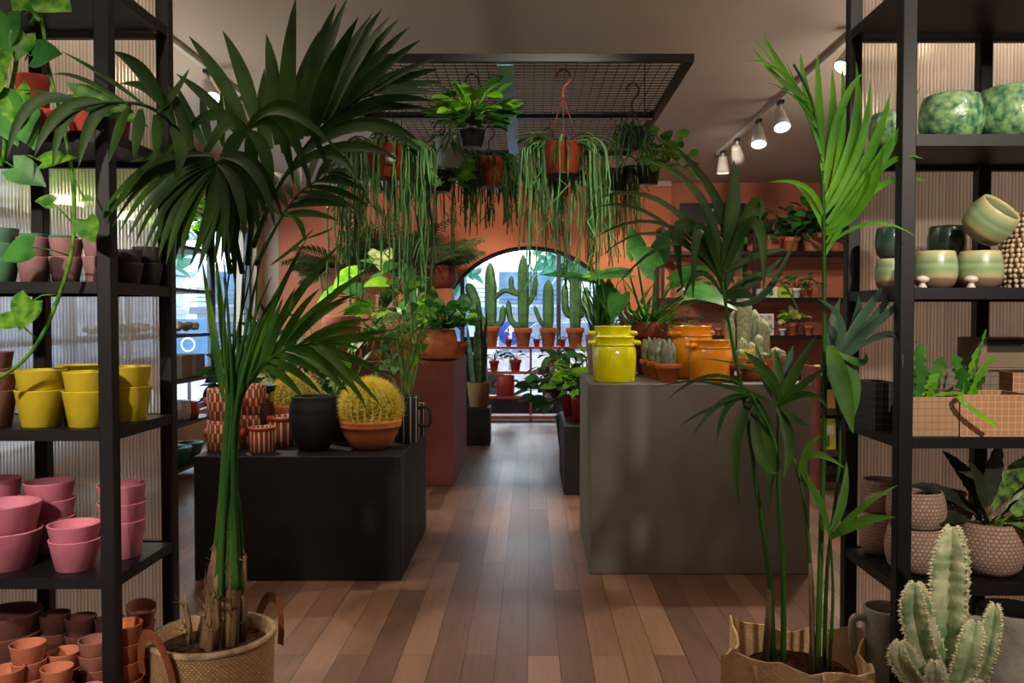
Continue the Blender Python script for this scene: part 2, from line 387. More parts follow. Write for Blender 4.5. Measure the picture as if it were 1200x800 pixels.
MOTTLED = M('dark_mottled_glaze', (58,92,70), .28, (22,48,42), 40, detail=6, coat=.5, bump=.35, bscale=60)
BAND = stripepot('banded_green_glaze', [(0,(122,98,84)),(.22,(140,118,100)),(.28,(190,176,126)),(.36,(186,184,130)),(.46,(140,168,122)),(.6,(166,184,138)),(.72,(128,158,120)),(.86,(172,186,140)),(1,(204,192,140))], 9.4, .3, nscale=4)
BANDD = stripepot('banded_dark_glaze', [(0,(84,80,72)),(.35,(70,90,78)),(.55,(40,74,62)),(1,(36,66,54))], 9.4, .14)
CHECK = checkpot('red_cream_check', (140,62,50), (214,182,134), 17, 20)
VSTR = vstripe('red_cream_stripe', (146,64,52), (230,204,160), 16, .3)
VSTRB = vstripe('black_white_stripe', (26,28,30), (176,180,172), 11, .16)
SHELL = M('cowrie_shell', (232,214,180), .35, (202,176,136), 30)
# polycarbonate: vertical flutes, frosted, mostly see-through
def polymat():
    m, nt, out = newmat('fluted_polycarbonate')
    tc = N(nt, 'ShaderNodeTexCoord'); sp = N(nt, 'ShaderNodeSeparateXYZ'); L(nt, tc.outputs['Object'], sp.inputs[0])
    k = N(nt, 'ShaderNodeMath', operation='MULTIPLY'); k.inputs[1].default_value = 2*PI/.0115; L(nt, sp.outputs[0], k.inputs[0])
    s = N(nt, 'ShaderNodeMath', operation='SINE'); L(nt, k.outputs[0], s.inputs[0])
    nz = N(nt, 'ShaderNodeTexNoise', Scale=1.0); mp = N(nt, 'ShaderNodeMapping'); mp.inputs['Scale'].default_value = (120,1,.4); L(nt, tc.outputs['Object'], mp.inputs[0]); L(nt, mp.outputs[0], nz.inputs['Vector'])
    bp = N(nt, 'ShaderNodeBump', Strength=.7, Distance=.003); L(nt, s.outputs[0], bp.inputs['Height'])
    rf = N(nt, 'ShaderNodeBsdfRefraction', Roughness=.32, IOR=1.12); L(nt, bp.outputs[0], rf.inputs['Normal'])
    gl = N(nt, 'ShaderNodeBsdfGlossy', Roughness=.22); gl.inputs['Color'].default_value = (.8,.76,.72,1); L(nt, bp.outputs[0], gl.inputs['Normal'])
    tl = N(nt, 'ShaderNodeBsdfTranslucent'); df = N(nt, 'ShaderNodeBsdfDiffuse')
    rp = N(nt, 'ShaderNodeValToRGB'); rp.color_ramp.elements[0].position = .2; rp.color_ramp.elements[1].position = .8
    rp.color_ramp.elements[0].color = lin((206,184,168)); rp.color_ramp.elements[1].color = lin((255,242,226))
    ad = N(nt, 'ShaderNodeMath', operation='MULTIPLY_ADD'); ad.inputs[1].default_value = .32; L(nt, s.outputs[0], ad.inputs[0]); L(nt, nz.outputs['Fac'], ad.inputs[2])
    L(nt, ad.outputs[0], rp.inputs['Fac']); L(nt, rp.outputs[0], rf.inputs['Color']); L(nt, rp.outputs[0], tl.inputs['Color']); L(nt, rp.outputs[0], df.inputs['Color'])
    m1 = N(nt, 'ShaderNodeMixShader', Fac=.5); L(nt, tl.outputs[0], m1.inputs[1]); L(nt, df.outputs[0], m1.inputs[2])
    m2 = N(nt, 'ShaderNodeMixShader', Fac=.42); L(nt, rf.outputs[0], m2.inputs[1]); L(nt, m1.outputs[0], m2.inputs[2])
    m3 = N(nt, 'ShaderNodeMixShader', Fac=.12); L(nt, m2.outputs[0], m3.inputs[1]); L(nt, gl.outputs[0], m3.inputs[2])
    # flat sheet: let lamp light through as well
    tp = N(nt, 'ShaderNodeBsdfTransparent'); tp.inputs['Color'].default_value = (.9,.86,.82,1)
    m4 = N(nt, 'ShaderNodeMixShader', Fac=.18); L(nt, m3.outputs[0], m4.inputs[1]); L(nt, tp.outputs[0], m4.inputs[2])
    L(nt, m4.outputs[0], out.inputs[0]); return m
POLY = polymat()
def glassmat():
    m, nt, out = newmat('window_glass'); t = N(nt, 'ShaderNodeBsdfTransparent'); g = N(nt, 'ShaderNodeBsdfGlossy', Roughness=.02)
    t.inputs['Color'].default_value = (.94,.97,.98,1)
    f = N(nt, 'ShaderNodeFresnel', IOR=1.45); mx = N(nt, 'ShaderNodeMixShader'); L(nt, f.outputs[0], mx.inputs[0]); L(nt, t.outputs[0], mx.inputs[1]); L(nt, g.outputs[0], mx.inputs[2]); L(nt, mx.outputs[0], out.inputs[0]); return m
GLASS = glassmat()
def floormat():
    m, nt, out = newmat('plank_floor'); b = N(nt, 'ShaderNodeBsdfPrincipled', Roughness=.3); b.inputs['Specular IOR Level'].default_value = .35
    tc = N(nt, 'ShaderNodeTexCoord'); mp = N(nt, 'ShaderNodeMapping'); mp.inputs['Rotation'].default_value = (0,0,PI/2); mp.inputs['Location'].default_value = (.3,.013,0)
    L(nt, tc.outputs['Object'], mp.inputs[0])
    br = N(nt, 'ShaderNodeTexBrick', Scale=1.0); br.offset = .37; br.offset_frequency = 2; br.squash = 1.0
    br.inputs['Brick Width'].default_value = 1.35; br.inputs['Row Height'].default_value = .131; br.inputs['Mortar Size'].default_value = .0016; br.inputs['Mortar Smooth'].default_value = .2; br.inputs['Bias'].default_value = -.05
    br.inputs['Color1'].default_value = lin((126,94,74)); br.inputs['Color2'].default_value = lin((84,58,46)); br.inputs['Mortar'].default_value = lin((22,14,12))
    L(nt, mp.outputs[0], br.inputs['Vector'])
    gm = N(nt, 'ShaderNodeMapping'); gm.inputs['Scale'].default_value = (26,1.4,1); L(nt, tc.outputs['Object'], gm.inputs[0])
    nz = N(nt, 'ShaderNodeTexNoise', Scale=2.0, Detail=6, Distortion=.4); L(nt, gm.outputs[0], nz.inputs['Vector'])
    nb = N(nt, 'ShaderNodeTexNoise', Scale=1.1, Detail=3); L(nt, tc.outputs['Object'], nb.inputs['Vector'])
    mx = N(nt, 'ShaderNodeMix', data_type='RGBA', blend_type='OVERLAY'); mx.inputs[0].default_value = .35; L(nt, br.outputs['Color'], mx.inputs[6]); L(nt, nz.outputs['Fac'], mx.inputs[7])
    L(nt, mx.outputs[2], b.inputs['Base Color'])
    ro = N(nt, 'ShaderNodeMapRange'); ro.inputs['To Min'].default_value = .3; ro.inputs['To Max'].default_value = .5; L(nt, nb.outputs['Fac'], ro.inputs['Value']); L(nt, ro.outputs[0], b.inputs['Roughness'])
    bp = N(nt, 'ShaderNodeBump', Strength=.35, Distance=.003, invert=True); L(nt, br.outputs['Fac'], bp.inputs['Height']); L(nt, bp.outputs[0], b.inputs['Normal'])
    L(nt, b.outputs[0], out.inputs[0]); return m
ORANGE = M('terracotta_plaster', (214,126,88), .85, (206,118,80), 1.6, bump=.05)
ORANGE2 = M('rose_terracotta_plaster', (204,122,94), .85, (196,114,88), 1.6, bump=.05)
CEIL = M('taupe_ceiling', (206,190,174), .9, (200,184,168), 1.2)
BEIGE = M('beige_plaster', (206,186,160), .9, (196,176,150), 2)
# ================================================================ setting
YB = 12.0; XL = -3.77; XR = 5.0; YF = -2.6; ZC = 3.3
struct('floor', MB().box((XL-.3,YF,-.1),(XR+.3,YB+.3,0)), floormat())
struct('ceiling', MB().box((XL-.3,YF,ZC),(XR+.3,YB+.3,ZC+.1)), CEIL)
XC = X(621,YB); RA = 1.36; ZS = 1.4-.0295*12
def arch_wall():
    pts = [(X(327,YB),0),(XC-RA,0),(XC-RA,ZS)]
    for k in range(1,40): a = PI-PI*k/40; pts.append((XC+RA*math.cos(a), ZS+RA*math.sin(a)))
    pts += [(XC+RA,ZS),(XC+RA,0),(X(786,YB),0),(X(786,YB),ZC),(X(327,YB),ZC)]
    n = len(pts); mb = MB()
    vs = [(x,YB,z) for x,z in pts]+[(x,YB+.3,z) for x,z in pts]
    fs = [tuple(range(n)), tuple(range(n,2*n))[::-1]]+[(i,(i+1)%n+0,(i+1)%n+n,i+n) for i in range(n)]
    return mb.add(vs, fs)
struct('wall_back', arch_wall(), ORANGE)
struct('wall_back_right', MB().box((X(786,YB),YB+.08,0),(XR+.3,YB+.3,ZC)), ORANGE2)
struct('wall_back_left', MB().box((XL-.3,YB,0),(X(327,YB),YB+.3,ZC)), BEIGE)
# left wall with the side window opening
WY0, WY1, WZ0, WZ1 = 5.6, 11.75, .35, 2.62
struct('wall_left', MB().box((XL-.3,YF,0),(XL,WY0,ZC)).box((XL-.3,WY0,0),(XL,WY1,WZ0)).box((XL-.3,WY0,WZ1),(XL,WY1,ZC)).box((XL-.3,WY1,0),(XL,YB,ZC)), BEIGE)
struct('wall_right', MB().box((XR,YF,0),(XR+.3,YB+.08,ZC)), BEIGE)
struct('wall_front', MB().box((XL-.3,YF-.1,0),(XR+.3,YF,ZC)), BEIGE)
struct('trim_1', MB().box((X(327,YB),YB-.05,ZC-.07),(X(786,YB)-.01,YB,ZC)), CEIL)
FRAME = M('dark_window_frame', (70,72,80), .4)
# window_1 : round-headed shop window
w1 = bpy.data.objects.new('window_1', None); C.objects.link(w1); w1['kind'] = 'structure'; w1.location = (XC,YB+.16,0)
fr = MB(); arc = [V((-RA+.02,0,.0)),V((-RA+.02,0,ZS))]+[V(((RA-.02)*math.cos(PI-PI*k/36),0,ZS+(RA-.02)*math.sin(PI-PI*k/36))) for k in range(1,36)]+[V((RA-.02,0,ZS)),V((RA-.02,0,0))]
fr.tube(arc, .03, 6); fr.box((-RA+.02,-.04,.03),(RA-.02,.04,.26)); fr.build('window_frame', FRAME, w1)
for px in (541,655,702):
    x = X(px,YB)-XC; top = ZS+math.sqrt(max(0,(RA-.03)**2-x*x)); MB().box((x-.03,-.03,.2),(x+.03,.03,top)).build('mullion', FRAME, w1)
pn = [(RA-.03)*1.0]; gv = [V((-RA+.03,0,.1)),V((-RA+.03,0,ZS))]+[V(((RA-.03)*math.cos(PI-PI*k/36),0,ZS+(RA-.03)*math.sin(PI-PI*k/36))) for k in range(1,36)]+[V((RA-.03,0,ZS)),V((RA-.03,0,.1))]
MB().add(gv, [tuple(range(len(gv)))]).build('pane', GLASS, w1)
# window_2 : tall window bays in the left wall
w2 = bpy.data.objects.new('window_2', None); C.objects.link(w2); w2['kind'] = 'structure'; w2.location = (XL-.12,0,0)
fr = MB()
for y in (WY0+.03,WY1-.03): fr.box((-.04,y-.03,WZ0),(.04,y+.03,WZ1))
for z in (WZ0+.03,WZ1-.03): fr.box((-.04,WY0,z-.03),(.04,WY1,z+.03))
fr.build('window_frame', FRAME, w2)
for y in (7.2,8.9,10.4): MB().box((-.04,y-.03,WZ0),(.04,y+.03,WZ1)).build('mullion', FRAME, w2)
MB().add([(0,WY0,WZ0),(0,WY1,WZ0),(0,WY1,WZ1),(0,WY0,WZ1)], [(0,1,2,3)]).build('pane', GLASS, w2)
# ================================================================ street outside
PAVE = M('street_paving', (176,178,182), .8, (150,152,158), 3)
ASPH = M('asphalt', (96,100,108), .8, (80,84,92), 4)
struct('ground', MB().box((-26,-6,-.35),(XL-.3,40,-.12)).box((XL-.3,YB+.3,-.35),(26,40,-.12)), PAVE)
FAC = M('pale_facade', (214,222,230), .8, (196,206,216), 2); FACB = M('facade_glass', (96,128,158), .25, (70,98,128), 3, spec=.7); FACD = M('facade_rail', (110,128,146), .6)
def facade(name, label, p0, ax, wid, H, floors, mats=(FAC,FACB,FACD)):
    t = thing(name, label, 'building', p0); a = V(ax); nrm = V((a.y,-a.x,0))
    def quadbox(u0,u1,z0,z1,d0,d1,mb):
        ps = [a*u+nrm*d+V((0,0,z)) for u in (u0,u1) for d in (d0,d1) for z in (z0,z1)]
        mb.add(ps, [(0,1,3,2),(4,6,7,5),(0,4,5,1),(2,3,7,6),(0,2,6,4),(1,5,7,3)])
    mb = MB(); quadbox(0,wid,-.3,H,-.8,0,mb); mb.build('facade_wall', mats[0], t)
    for f in range(floors):
        z = .55+f*1.35; n = int(wid/2.4)
        for k in range(n):
            u = (k+.5)*wid/n; m2 = MB(); quadbox(u-.85,u+.85,z,z+.85,0,.04,m2); m2.build('window', mats[1], t)
        m3 = MB(); quadbox(0,wid,z-.28,z-.1,0,.5,m3)
        for q in range(4): quadbox(0,wid,z+.02+q*.12,z+.05+q*.12,.46,.5,m3)
        m3.build('balcony_rail', mats[2], t)
    return t
facade('street_building', 'pale building with balcony rails across the street, seen through arched window', (-9,23,-.12), (1,0,0), 18, 2.95, 2)
facade('street_building', 'pale building across the side street, seen through the left window', (-12.5,9,-.12), (0,1,0), 22, 9, 4)
TREE = leafmat('street_tree_leaf', (120,180,150), (60,140,110), scale=2); BARK = M('tree_bark', (90,84,80), .9)
def street_tree(loc, h, r, label, seed):
    rr = random.Random(seed); t = thing('street_tree', label, 'tree', loc, group=None)
    MB().tube([(0,0,0),(.05,0,h*.4),(0,.05,h*.75)], [.14,.11,.06], 8).build('trunk', BARK, t)
    mb = MB()
    for i in range(420):
        d = rdir(rr); p = V((0,0,h))+V((d.x*r,d.y*r,d.z*r*.8))*rr.uniform(.35,1)
        leaf(mb, p, rdir(rr), rdir(rr), .34, .22, 'oval', .3)
    mb.build('crown', TREE, t)
street_tree((-1.9,17.5,-.12), 2.9, 1.05, 'green street tree outside, behind left half of arched window', 1)
street_tree((.9,18.5,-.12), 3.0, .8, 'green street tree outside, behind middle of arched window', 2)
street_tree((-6.6,13.5,-.12), 3.0, 1.4, 'green street tree outside the left side window', 3)
# blue round traffic sign
sg = thing('traffic_sign', 'round blue street sign with a white mark on a post outside arched window', 'sign', (X(598,14.5),14.5,-.12))
MB().tube([(0,0,0),(0,0,1.45)], .025, 8).build('post', M('galvanised', (150,156,160), .4, metal=.6), sg)
MB().lathe([(.0005,-.01),(.2,-.01),(.21,0),(.2,.01),(.0005,.01)], 28, (0,-.03,1.26), Matrix.Rotation(PI/2,3,'X')).build('sign_disc', M('sign_blue', (24,80,190), .4), sg)
MB().box((-.03,-.05,1.13),(.03,-.043,1.3)).add([(-.1,-.046,1.28),(.1,-.046,1.28),(0,-.046,1.4)], [(0,1,2)]).build('arrow_mark', WHITE, sg)
rs = thing('ring_sign','blue square sign with white ring outside the left window','sign',(X(221,13.2),13.2,-.12))
MB().tube([(0,0,0),(0,0,.84)],.03,8).build('post',FRAME,rs); MB().box((-.32,-.02,.841),(.32,.02,1.5),.01).build('sign_panel',M('sign_sky_blue',(70,132,176),.5),rs)
mb = MB(); mb.lathe([(.085,-.004),(.115,-.004),(.115,.004),(.085,.004)],32,(0,-.026,1.1),Matrix.Rotation(PI/2,3,'X'),closed=True); mb.build('white_ring',WHITE,rs)
# parked car outside
def car(loc, rz, label, col):
    t = thing('parked_car', label, 'car', loc, rz)
    body = MB(); sec = [(-2.05,.35,.62),(-1.9,.28,.82),(-1.1,.25,.9),(-.2,.25,.92),(1.0,.25,.95),(1.9,.28,.88),(2.05,.36,.66)]
    vs = []; fs = []
    for x,z0,z1 in sec: vs += [(x,-.85,z0),(x,.85,z0),(x,.85,z1),(x,-.85,z1)]
    for i in range(len(sec)-1):
        for k in range(4): fs.append((i*4+k,i*4+(k+1)%4,(i+1)*4+(k+1)%4,(i+1)*4+k))
    fs += [(3,2,1,0),(24,25,26,27)]; body.add(vs, fs); body.build('body', M('car_'+label.split()[0], col, .25, coat=.8), t)
    cab = MB(); vs = [(-1.2,-.8,.9),(-1.2,.8,.9),(1.7,.8,.92),(1.7,-.8,.92),(-.5,-.65,1.42),(-.5,.65,1.42),(1.2,.65,1.44),(1.2,-.65,1.44)]
    cab.add(vs, [(0,3,2,1),(4,5,6,7),(0,1,5,4),(1,2,6,5),(2,3,7,6),(3,0,4,7)]).build('cabin', FACB, t)
    for x in (-1.3,1.3):
        for y in (-.86,.86): MB().lathe([(.0005,-.1),(.2,-.1),(.31,-.09),(.32,0),(.31,.09),(.2,.1),(.0005,.1)], 20, (x,y*.9,.32), Matrix.Rotation(PI/2,3,'X')).build('wheel', PLASTIC, t)
car((.6,15.8,-.12), 0, 'white car parked outside, low behind the arched window', (220,226,232))
car((-7.6,11.6,-.12), PI/2, 'blue van-like car parked outside the left side window', (90,130,170))
# ================================================================ steel racks
SHZ_L = [2.344,1.923,1.501,1.083,.661,.24]; SHZ_R = [2.334,1.913,1.484,1.062,.642,.22]
def rack(name, label, x0, x1, zs):
    Y0, Y1, s = 2.4, 2.84, .042
    t = thing(name, label, 'shelving', (x0,Y0,0))
    w = x1-x0; d = Y1-Y0; H = 2.78
    for (px_, py_) in ((0,0),(w-s,0),(0,d-s),(w/2-s/2,d-s),(w-s,d-s)):
        MB().box((px_,py_,0),(px_+s,py_+s,H), .003).build('post', BLACKM, t)
    for z in zs:
        mb = MB().box((s,.004,z-.032),(w-s,.03,z)).box((s,d-.03,z-.032),(w-s,d-.006,z)).box((.004,s,z-.032),(.03,d-s,z)).box((w-.03,s,z-.032),(w-.004,d-s,z))
        mb.box((.03,.03,z-.016),(w-.03,d-.05,z-.0005))
        mb.build('shelf', BLACKM, t)
    MB().add([(.006,d+.004,.06),(w-.006,d+.004,.06),(w-.006,d+.004,H-.02),(.006,d+.004,H-.02)],[(0,1,2,3)]).build('back_panel', POLY, t)
    return t
rack('shelving_rack', 'black steel rack with fluted clear back holding coloured pots, left foreground', -2.05, -1.178, SHZ_L)
rack('shelving_rack', 'black steel rack with fluted clear back holding green glazed pots, right foreground', 1.037, 1.93, SHZ_R)
# ================================================================ display plinths
BLKW = M('black_stained_wood', (22,21,21), .6, (16,15,15), 6, stretch=(8,8,.8), spec=.25); GRYW = M('grey_plinth_paint', (104,100,92), .7, (98,94,86), 3); REDW = M('oxide_red_paint', (114,52,38), .65, (102,45,33), 3); DKG = M('dark_green_grey_paint', (48,52,48), .6, (38,42,38), 3)
def plinth(name, label, a, b, mat):
    x0,y0,z0 = a; x1,y1,z1 = b; mb = MB().box((0,0,0),(x1-x0,y1-y0,z1), .004)
    return tag(mb.build(name, mat, None, (x0,y0,0)), label, 'plinth')
plinth('display_plinth', 'low wide black plinth carrying the round golden cacti', (-1.787,4.5,0), (-.690,5.6,.666), BLKW)
plinth('display_plinth', 'tall oxide red plinth carrying terracotta pots', (-1.74,7.07,0), (-.643,8.5,1.035), REDW)
plinth('display_plinth', 'tall grey plinth carrying the yellow and amber glazed jars', (.323,4.62,0), (1.52,5.6,1.04), GRYW)
plinth('display_plinth', 'low dark green grey plinth behind the tall grey plinth', (.262,6.7,0), (1.3,7.8,.543), DKG)
plinth('display_plinth', 'narrow black plinth under basket of snake plant', (X(546,9.3),9.3,0), (X(574,9.3),9.62,Zat(478,9.3)), BLKW)
# ================================================================ stacks of pots on the left rack
ORD = {1:['single'],2:['upper','lower'],3:['top','middle','bottom'],4:['topmost','second from top','third from top','lowest'],5:['topmost','second from top','third from top','fourth from top','lowest'],6:['topmost','second from top','third from top','fourth from top','fifth from top','lowest']}
def stack(px, Y, z, R, h, step, n, mat, what, where, group, kind='plain', tilt_top=None):
    x = X(px,Y); names = ORD[min(n,6)]
    for i in range(n):
        pos = names[n-1-i]
        lab = f'{pos} {what} in {where}' if n > 1 else f'{what} in {where}'
        rot = (0,0,R_.uniform(0,6)); dz = 0
        o = pot('flowerpot', kind, R, h, mat, (x+R_.uniform(-.002,.002), Y, z+i*step), lab, 'pot', group)
        if i == n-1 and tilt_top: o.rotation_euler = tilt_top; o.location.z += .012
        else: o.rotation_euler = rot
zt, z1, z2, z3, z4, z5 = SHZ_L[0:6]
g = 'coral pots on upper shelf of left rack'
stack(43,2.62,z1,.05,.1,.055,3,CORAL,'coral red pot','back stack beneath pothos on upper shelf of left rack',g)
stack(2,2.5,z1,.056,.075,.045,2,CORAL,'coral red pot','front stack at left edge of the upper shelf',g)
stack(56,2.47,z1,.05,.068,.04,1,CORAL,'small coral pot','front of upper shelf, behind drooping palm leaf',g)
stack(100,2.52,z1,.042,.08,.045,1,CORAL,'small coral pot','front of upper shelf, beside the corner post',g)
stack(138,2.68,z1,.046,.09,.055,2,MAROON,'deep maroon pot','stack right of corner post on the upper shelf',g)
g = 'small pots on green and mauve shelf of left rack'
stack(2,2.47,z2,.05,.068,.044,3,GREENP,'sage green pot','front stack at left edge of left rack',g)
stack(41,2.66,z2,.041,.072,.043,3,GREENP,'sage green pot','back stack behind leftmost mauve pots',g)
stack(76,2.68,z2,.041,.07,.042,3,GREENP,'sage green pot','back stack behind the pothos stem',g)
stack(41,2.472,z2,.046,.073,.056,2,MAUVE,'dusty pink pot','stack directly right of front green pots',g)
stack(79,2.472,z2,.046,.073,.052,2,MAUVE,'dusty pink pot','second dusty pink stack, behind pothos stem',g)
stack(116,2.472,z2,.043,.073,.056,2,MAUVE,'dusty pink pot','third dusty pink stack, half behind corner post',g)
stack(118,2.64,z2,.045,.073,.05,2,GREYP,'mauve grey pot','back stack hidden behind the corner post',g)
stack(150,2.63,z2,.046,.066,.04,2,GREYP,'purple grey pot','front stack right of the corner post',g)
stack(174,2.745,z2,.046,.072,.052,2,GREYD,'charcoal grey pot','back stack next to rear right post',g)
g = 'yellow and taupe pots on left rack'
stack(47,2.49,z3,.0695,.107,.059,2,YEL,'bright yellow pot','leftmost front stack of the yellow shelf',g)
stack(102,2.49,z3,.0695,.105,.056,2,YEL,'bright yellow pot','front stack touching corner post on yellow shelf',g)
stack(93,2.67,z3,.068,.11,.06,2,YEL,'bright yellow pot','back row behind the two front yellow stacks',g)
stack(148,2.63,z3,.071,.107,.06,2,YEL,'bright yellow pot','shaded stack right of corner post',g)
stack(-11,2.48,z3,.066,.107,.048,2,TAUPE,'taupe pink pot','stack at left edge beside the yellow pots',g)
stack(-12,2.67,z3,.066,.107,.052,3,TAUPE,'dark taupe pot','back stack rising at left edge of yellow shelf',g)
0 and stack(32,2.7,z3,.06,.1,.05,1,TAUPE,'dim taupe pot','gap behind leftmost yellow stack',g)
g = 'pink pots on left rack'
stack(2,2.515,z4,.1,.112,.08,2,PINK,'large pink pot','front stack at left edge of the pink shelf',g)
stack(55,2.7,z4,.074,.11,.055,3,PINK,'pink pot','back stack between the two front pink stacks',g)
stack(84,2.5,z4,.073,.09,.044,2,PINK,'small pink pot','front stack left of corner post',g)
stack(140,2.63,z4,.071,.115,.055,3,PINK,'pink pot','tall stack right of the corner post',g)
stack(-6,2.72,z4,.068,.115,.055,3,PINK,'pink pot','back stack at left edge of the pink shelf',g)
g = 'terracotta pots on bottom shelf of left rack'
def tstack(px, Y, toppy, R, h, step, mat, what, where, **k):
    n = max(1, min(6, round((Zat(toppy,Y)-z5-h)/step)+1)); st = (Zat(toppy,Y)-z5-h)/max(1,n-1) if n > 1 else step
    stack(px,Y,z5,R,h,st if n > 1 else step,n,mat,what,where,g,**k)
tstack(4,2.7,716,.1,.16,.09,TERRA_X,'wide dark umber pot','back stack at left edge of bottom shelf')
tstack(59,2.74,718,.047,.085,.05,TERRA_X,'umber pot','left of twin back stacks on bottom shelf')
tstack(90,2.74,722,.048,.085,.05,TERRA_X,'umber pot','right of twin back stacks on bottom shelf')
tstack(124,2.75,724,.045,.085,.05,TERRA_X,'umber pot','back stack behind the corner post')
tstack(160,2.7,710,.046,.09,.055,TERRA_B,'rosy brown pot','tall tilting stack at right end of bottom shelf', tilt_top=(.22,.18,0))
tstack(27,2.53,753,.05,.085,.05,TERRA_L,'pale terracotta pot','second row stack at left of bottom shelf')
tstack(69,2.6,762,.05,.085,.05,TERRA_L,'pale terracotta pot','second row stack in middle of bottom shelf')
tstack(108,2.62,748,.052,.08,.04,TERRA_B,'rosy terracotta pot','stack just left of corner post on bottom shelf')
tstack(139,2.51,730,.055,.09,.05,TERRA,'terracotta pot','tall stack right of corner post on bottom shelf')
tstack(1,2.455,783,.048,.08,.045,TERRA_L,'light terracotta pot','front stack at left edge of bottom shelf')
tstack(60,2.475,781,.045,.08,.045,TERRA_L,'light terracotta pot','front stack in middle of bottom shelf')
tstack(99,2.465,800,.046,.08,.045,TERRA_L,'light terracotta pot','lowest front stack beside corner post')
# ================================================================ pothos trailing from the top left
def pothos():
    base = V((X(10,2.6),2.6,zt)); t = thing('potted_pothos', 'golden pothos trailing long heart leaved vines down left rack', 'plant', base)
    pot('pot','plain',.11,.17,WHITE,(0,0,0),parent=t); soil(t,.095,.15)
    vines = [[(18,-60,2.46),(40,-5,2.37),(50,30,2.35),(57,80,2.345),(70,130,2.34),(84,200,2.34),(87,260,2.34),(82,305,2.34),(66,355,2.34),(48,395,2.34),(25,425,2.34),(-6,446,2.34)],
             [(10,-60,2.47),(22,0,2.38),(22,40,2.36),(18,80,2.35),(8,130,2.34),(4,190,2.34)],
             [(-10,-60,2.47),(-6,0,2.38),(-4,60,2.36),(-10,140,2.35),(2,195,2.34)],
             [(30,-60,2.46),(48,-20,2.38),(44,10,2.37),(36,30,2.36)]]
    for vn in vines:
        pts = [V((0,.0,.15)), V((0,-.06,.26))]+[W(*p)-base for p in vn]
        MB().tube(spline(pts,4), .0055, 6).build('vine', G_POTH, t)
    LV = [((86,262),(62,238),(-1,.3),.045,.045),((86,262),(100,258),(.4,-1),.068,.075),((82,300),(38,290),(-1,-.2),.1,.075),((66,345),(38,352),(-.5,-1),.09,.1),((44,398),(20,376),(-1,.1),.09,.05),
          ((22,20),(8,18),(-.3,-1),.14,.12),((20,50),(4,60),(-.5,-1),.11,.1),((14,95),(18,106),(.2,-1),.12,.1),((30,70),(40,66),(1,.2),.09,.08),((58,115),(88,112),(1,-.22),.21,.075),((40,60),(30,40),(-.4,-1),.08,.07),
          ((4,190),(16,196),(1,-.4),.1,.08),((26,182),(50,190),(1,.3),.1,.05),((46,5),(52,-2),(1,-.3),.1,.1),((12,140),(22,128),(.6,-1),.13,.1),((2,80),(-6,84),(-.4,-1),.12,.12),((30,30),(34,12),(.4,1),.12,.1),((-4,130),(2,120),(.4,-.8),.13,.12),((84,200),(98,232),(1,0),.03,.02)]
    for i,(a,b,d,l,w) in enumerate(LV):
        pa, pb = W(a[0],a[1],2.34)-base, W(b[0],b[1],2.32)-base
        mb = MB(); mb.tube([pa,(pa+pb)/2+V((0,-.01,.006)),pb], .0022, 5)
        leaf(mb, pb, V((d[0],R_.uniform(-.35,.1),d[1])), V((R_.uniform(-.3,.3),-1,R_.uniform(.1,.6))), l, w, 'heart', .35)
        mb.build('leaf', (G_POTH,G_POTH,G_MID)[i%3], t)
pothos()
# ================================================================ kentia palms
def leaflets(mb, base, specs, origin, Y0, w=.03):
    """specs: (base px, mid px, tip px, dY at tip, width)"""
    for s in specs:
        b, m_, tp, dy, wd = s
        A = W(b[0],b[1],Y0)-origin; Mm = W(m_[0],m_[1],Y0+dy*.45)-origin; T = W(tp[0],tp[1],Y0+dy)-origin
        ctrl = Mm*2-(A+T)*.5
        pts = bez(A, ctrl, T, 9); nrm = V((R_.uniform(-.5,.5),-1,R_.uniform(.0,.7)))
        mb.ribbon(pts, blade_w(9, wd, .35, .4), nrm, .3)
def frond(mb, rachis, n, ln, w, origin, t0=.2, ang=55, droop=.9, face=V((0,-1,.35)), asym=(1,1), tipk=.55, rr=.008):
    pts = spline([W(*p)-origin for p in rachis], 8); m = len(pts)
    mb.tube(pts, [rr*(1-.75*i/(m-1)) for i in range(m)], 6)
    for i in range(n):
        t = t0+(1-t0)*i/(n-1); f = t*(m-1); j = min(int(f), m-2); p = pts[j].lerp(pts[j+1], f-j)
        T = (pts[min(j+2,m-1)]-pts[max(j-1,0)]).normalized(); S = T.cross(face).normalized(); k = (i/(n-1))
        a = math.radians(ang*(1-.55*k)+R_.uniform(-5,5)); lf = ln*(.62+.75*math.sin(PI*min(1,k*.8+.15))-.55*k*tipk)
        for sgn, am in ((1,asym[0]),(-1,asym[1])):
            if am <= 0: continue
            d = T*math.cos(a)+S*sgn*math.sin(a)+face*R_.uniform(-.15,.3)
            q = grow(p, d, lf*am*R_.uniform(.9,1.08), droop*R_.uniform(.8,1.25), 8)
            mb.ribbon(q, blade_w(8, w*(1-.3*k), .3, .38), face+V((R_.uniform(-.4,.4),0,R_.uniform(-.2,.4))), .3)
    if True:
        T = (pts[-1]-pts[-3]).normalized(); mb.ribbon(grow(pts[-1],T,ln*.55,droop*.6,6), blade_w(6,w*.6,.4,.3), face, .3)
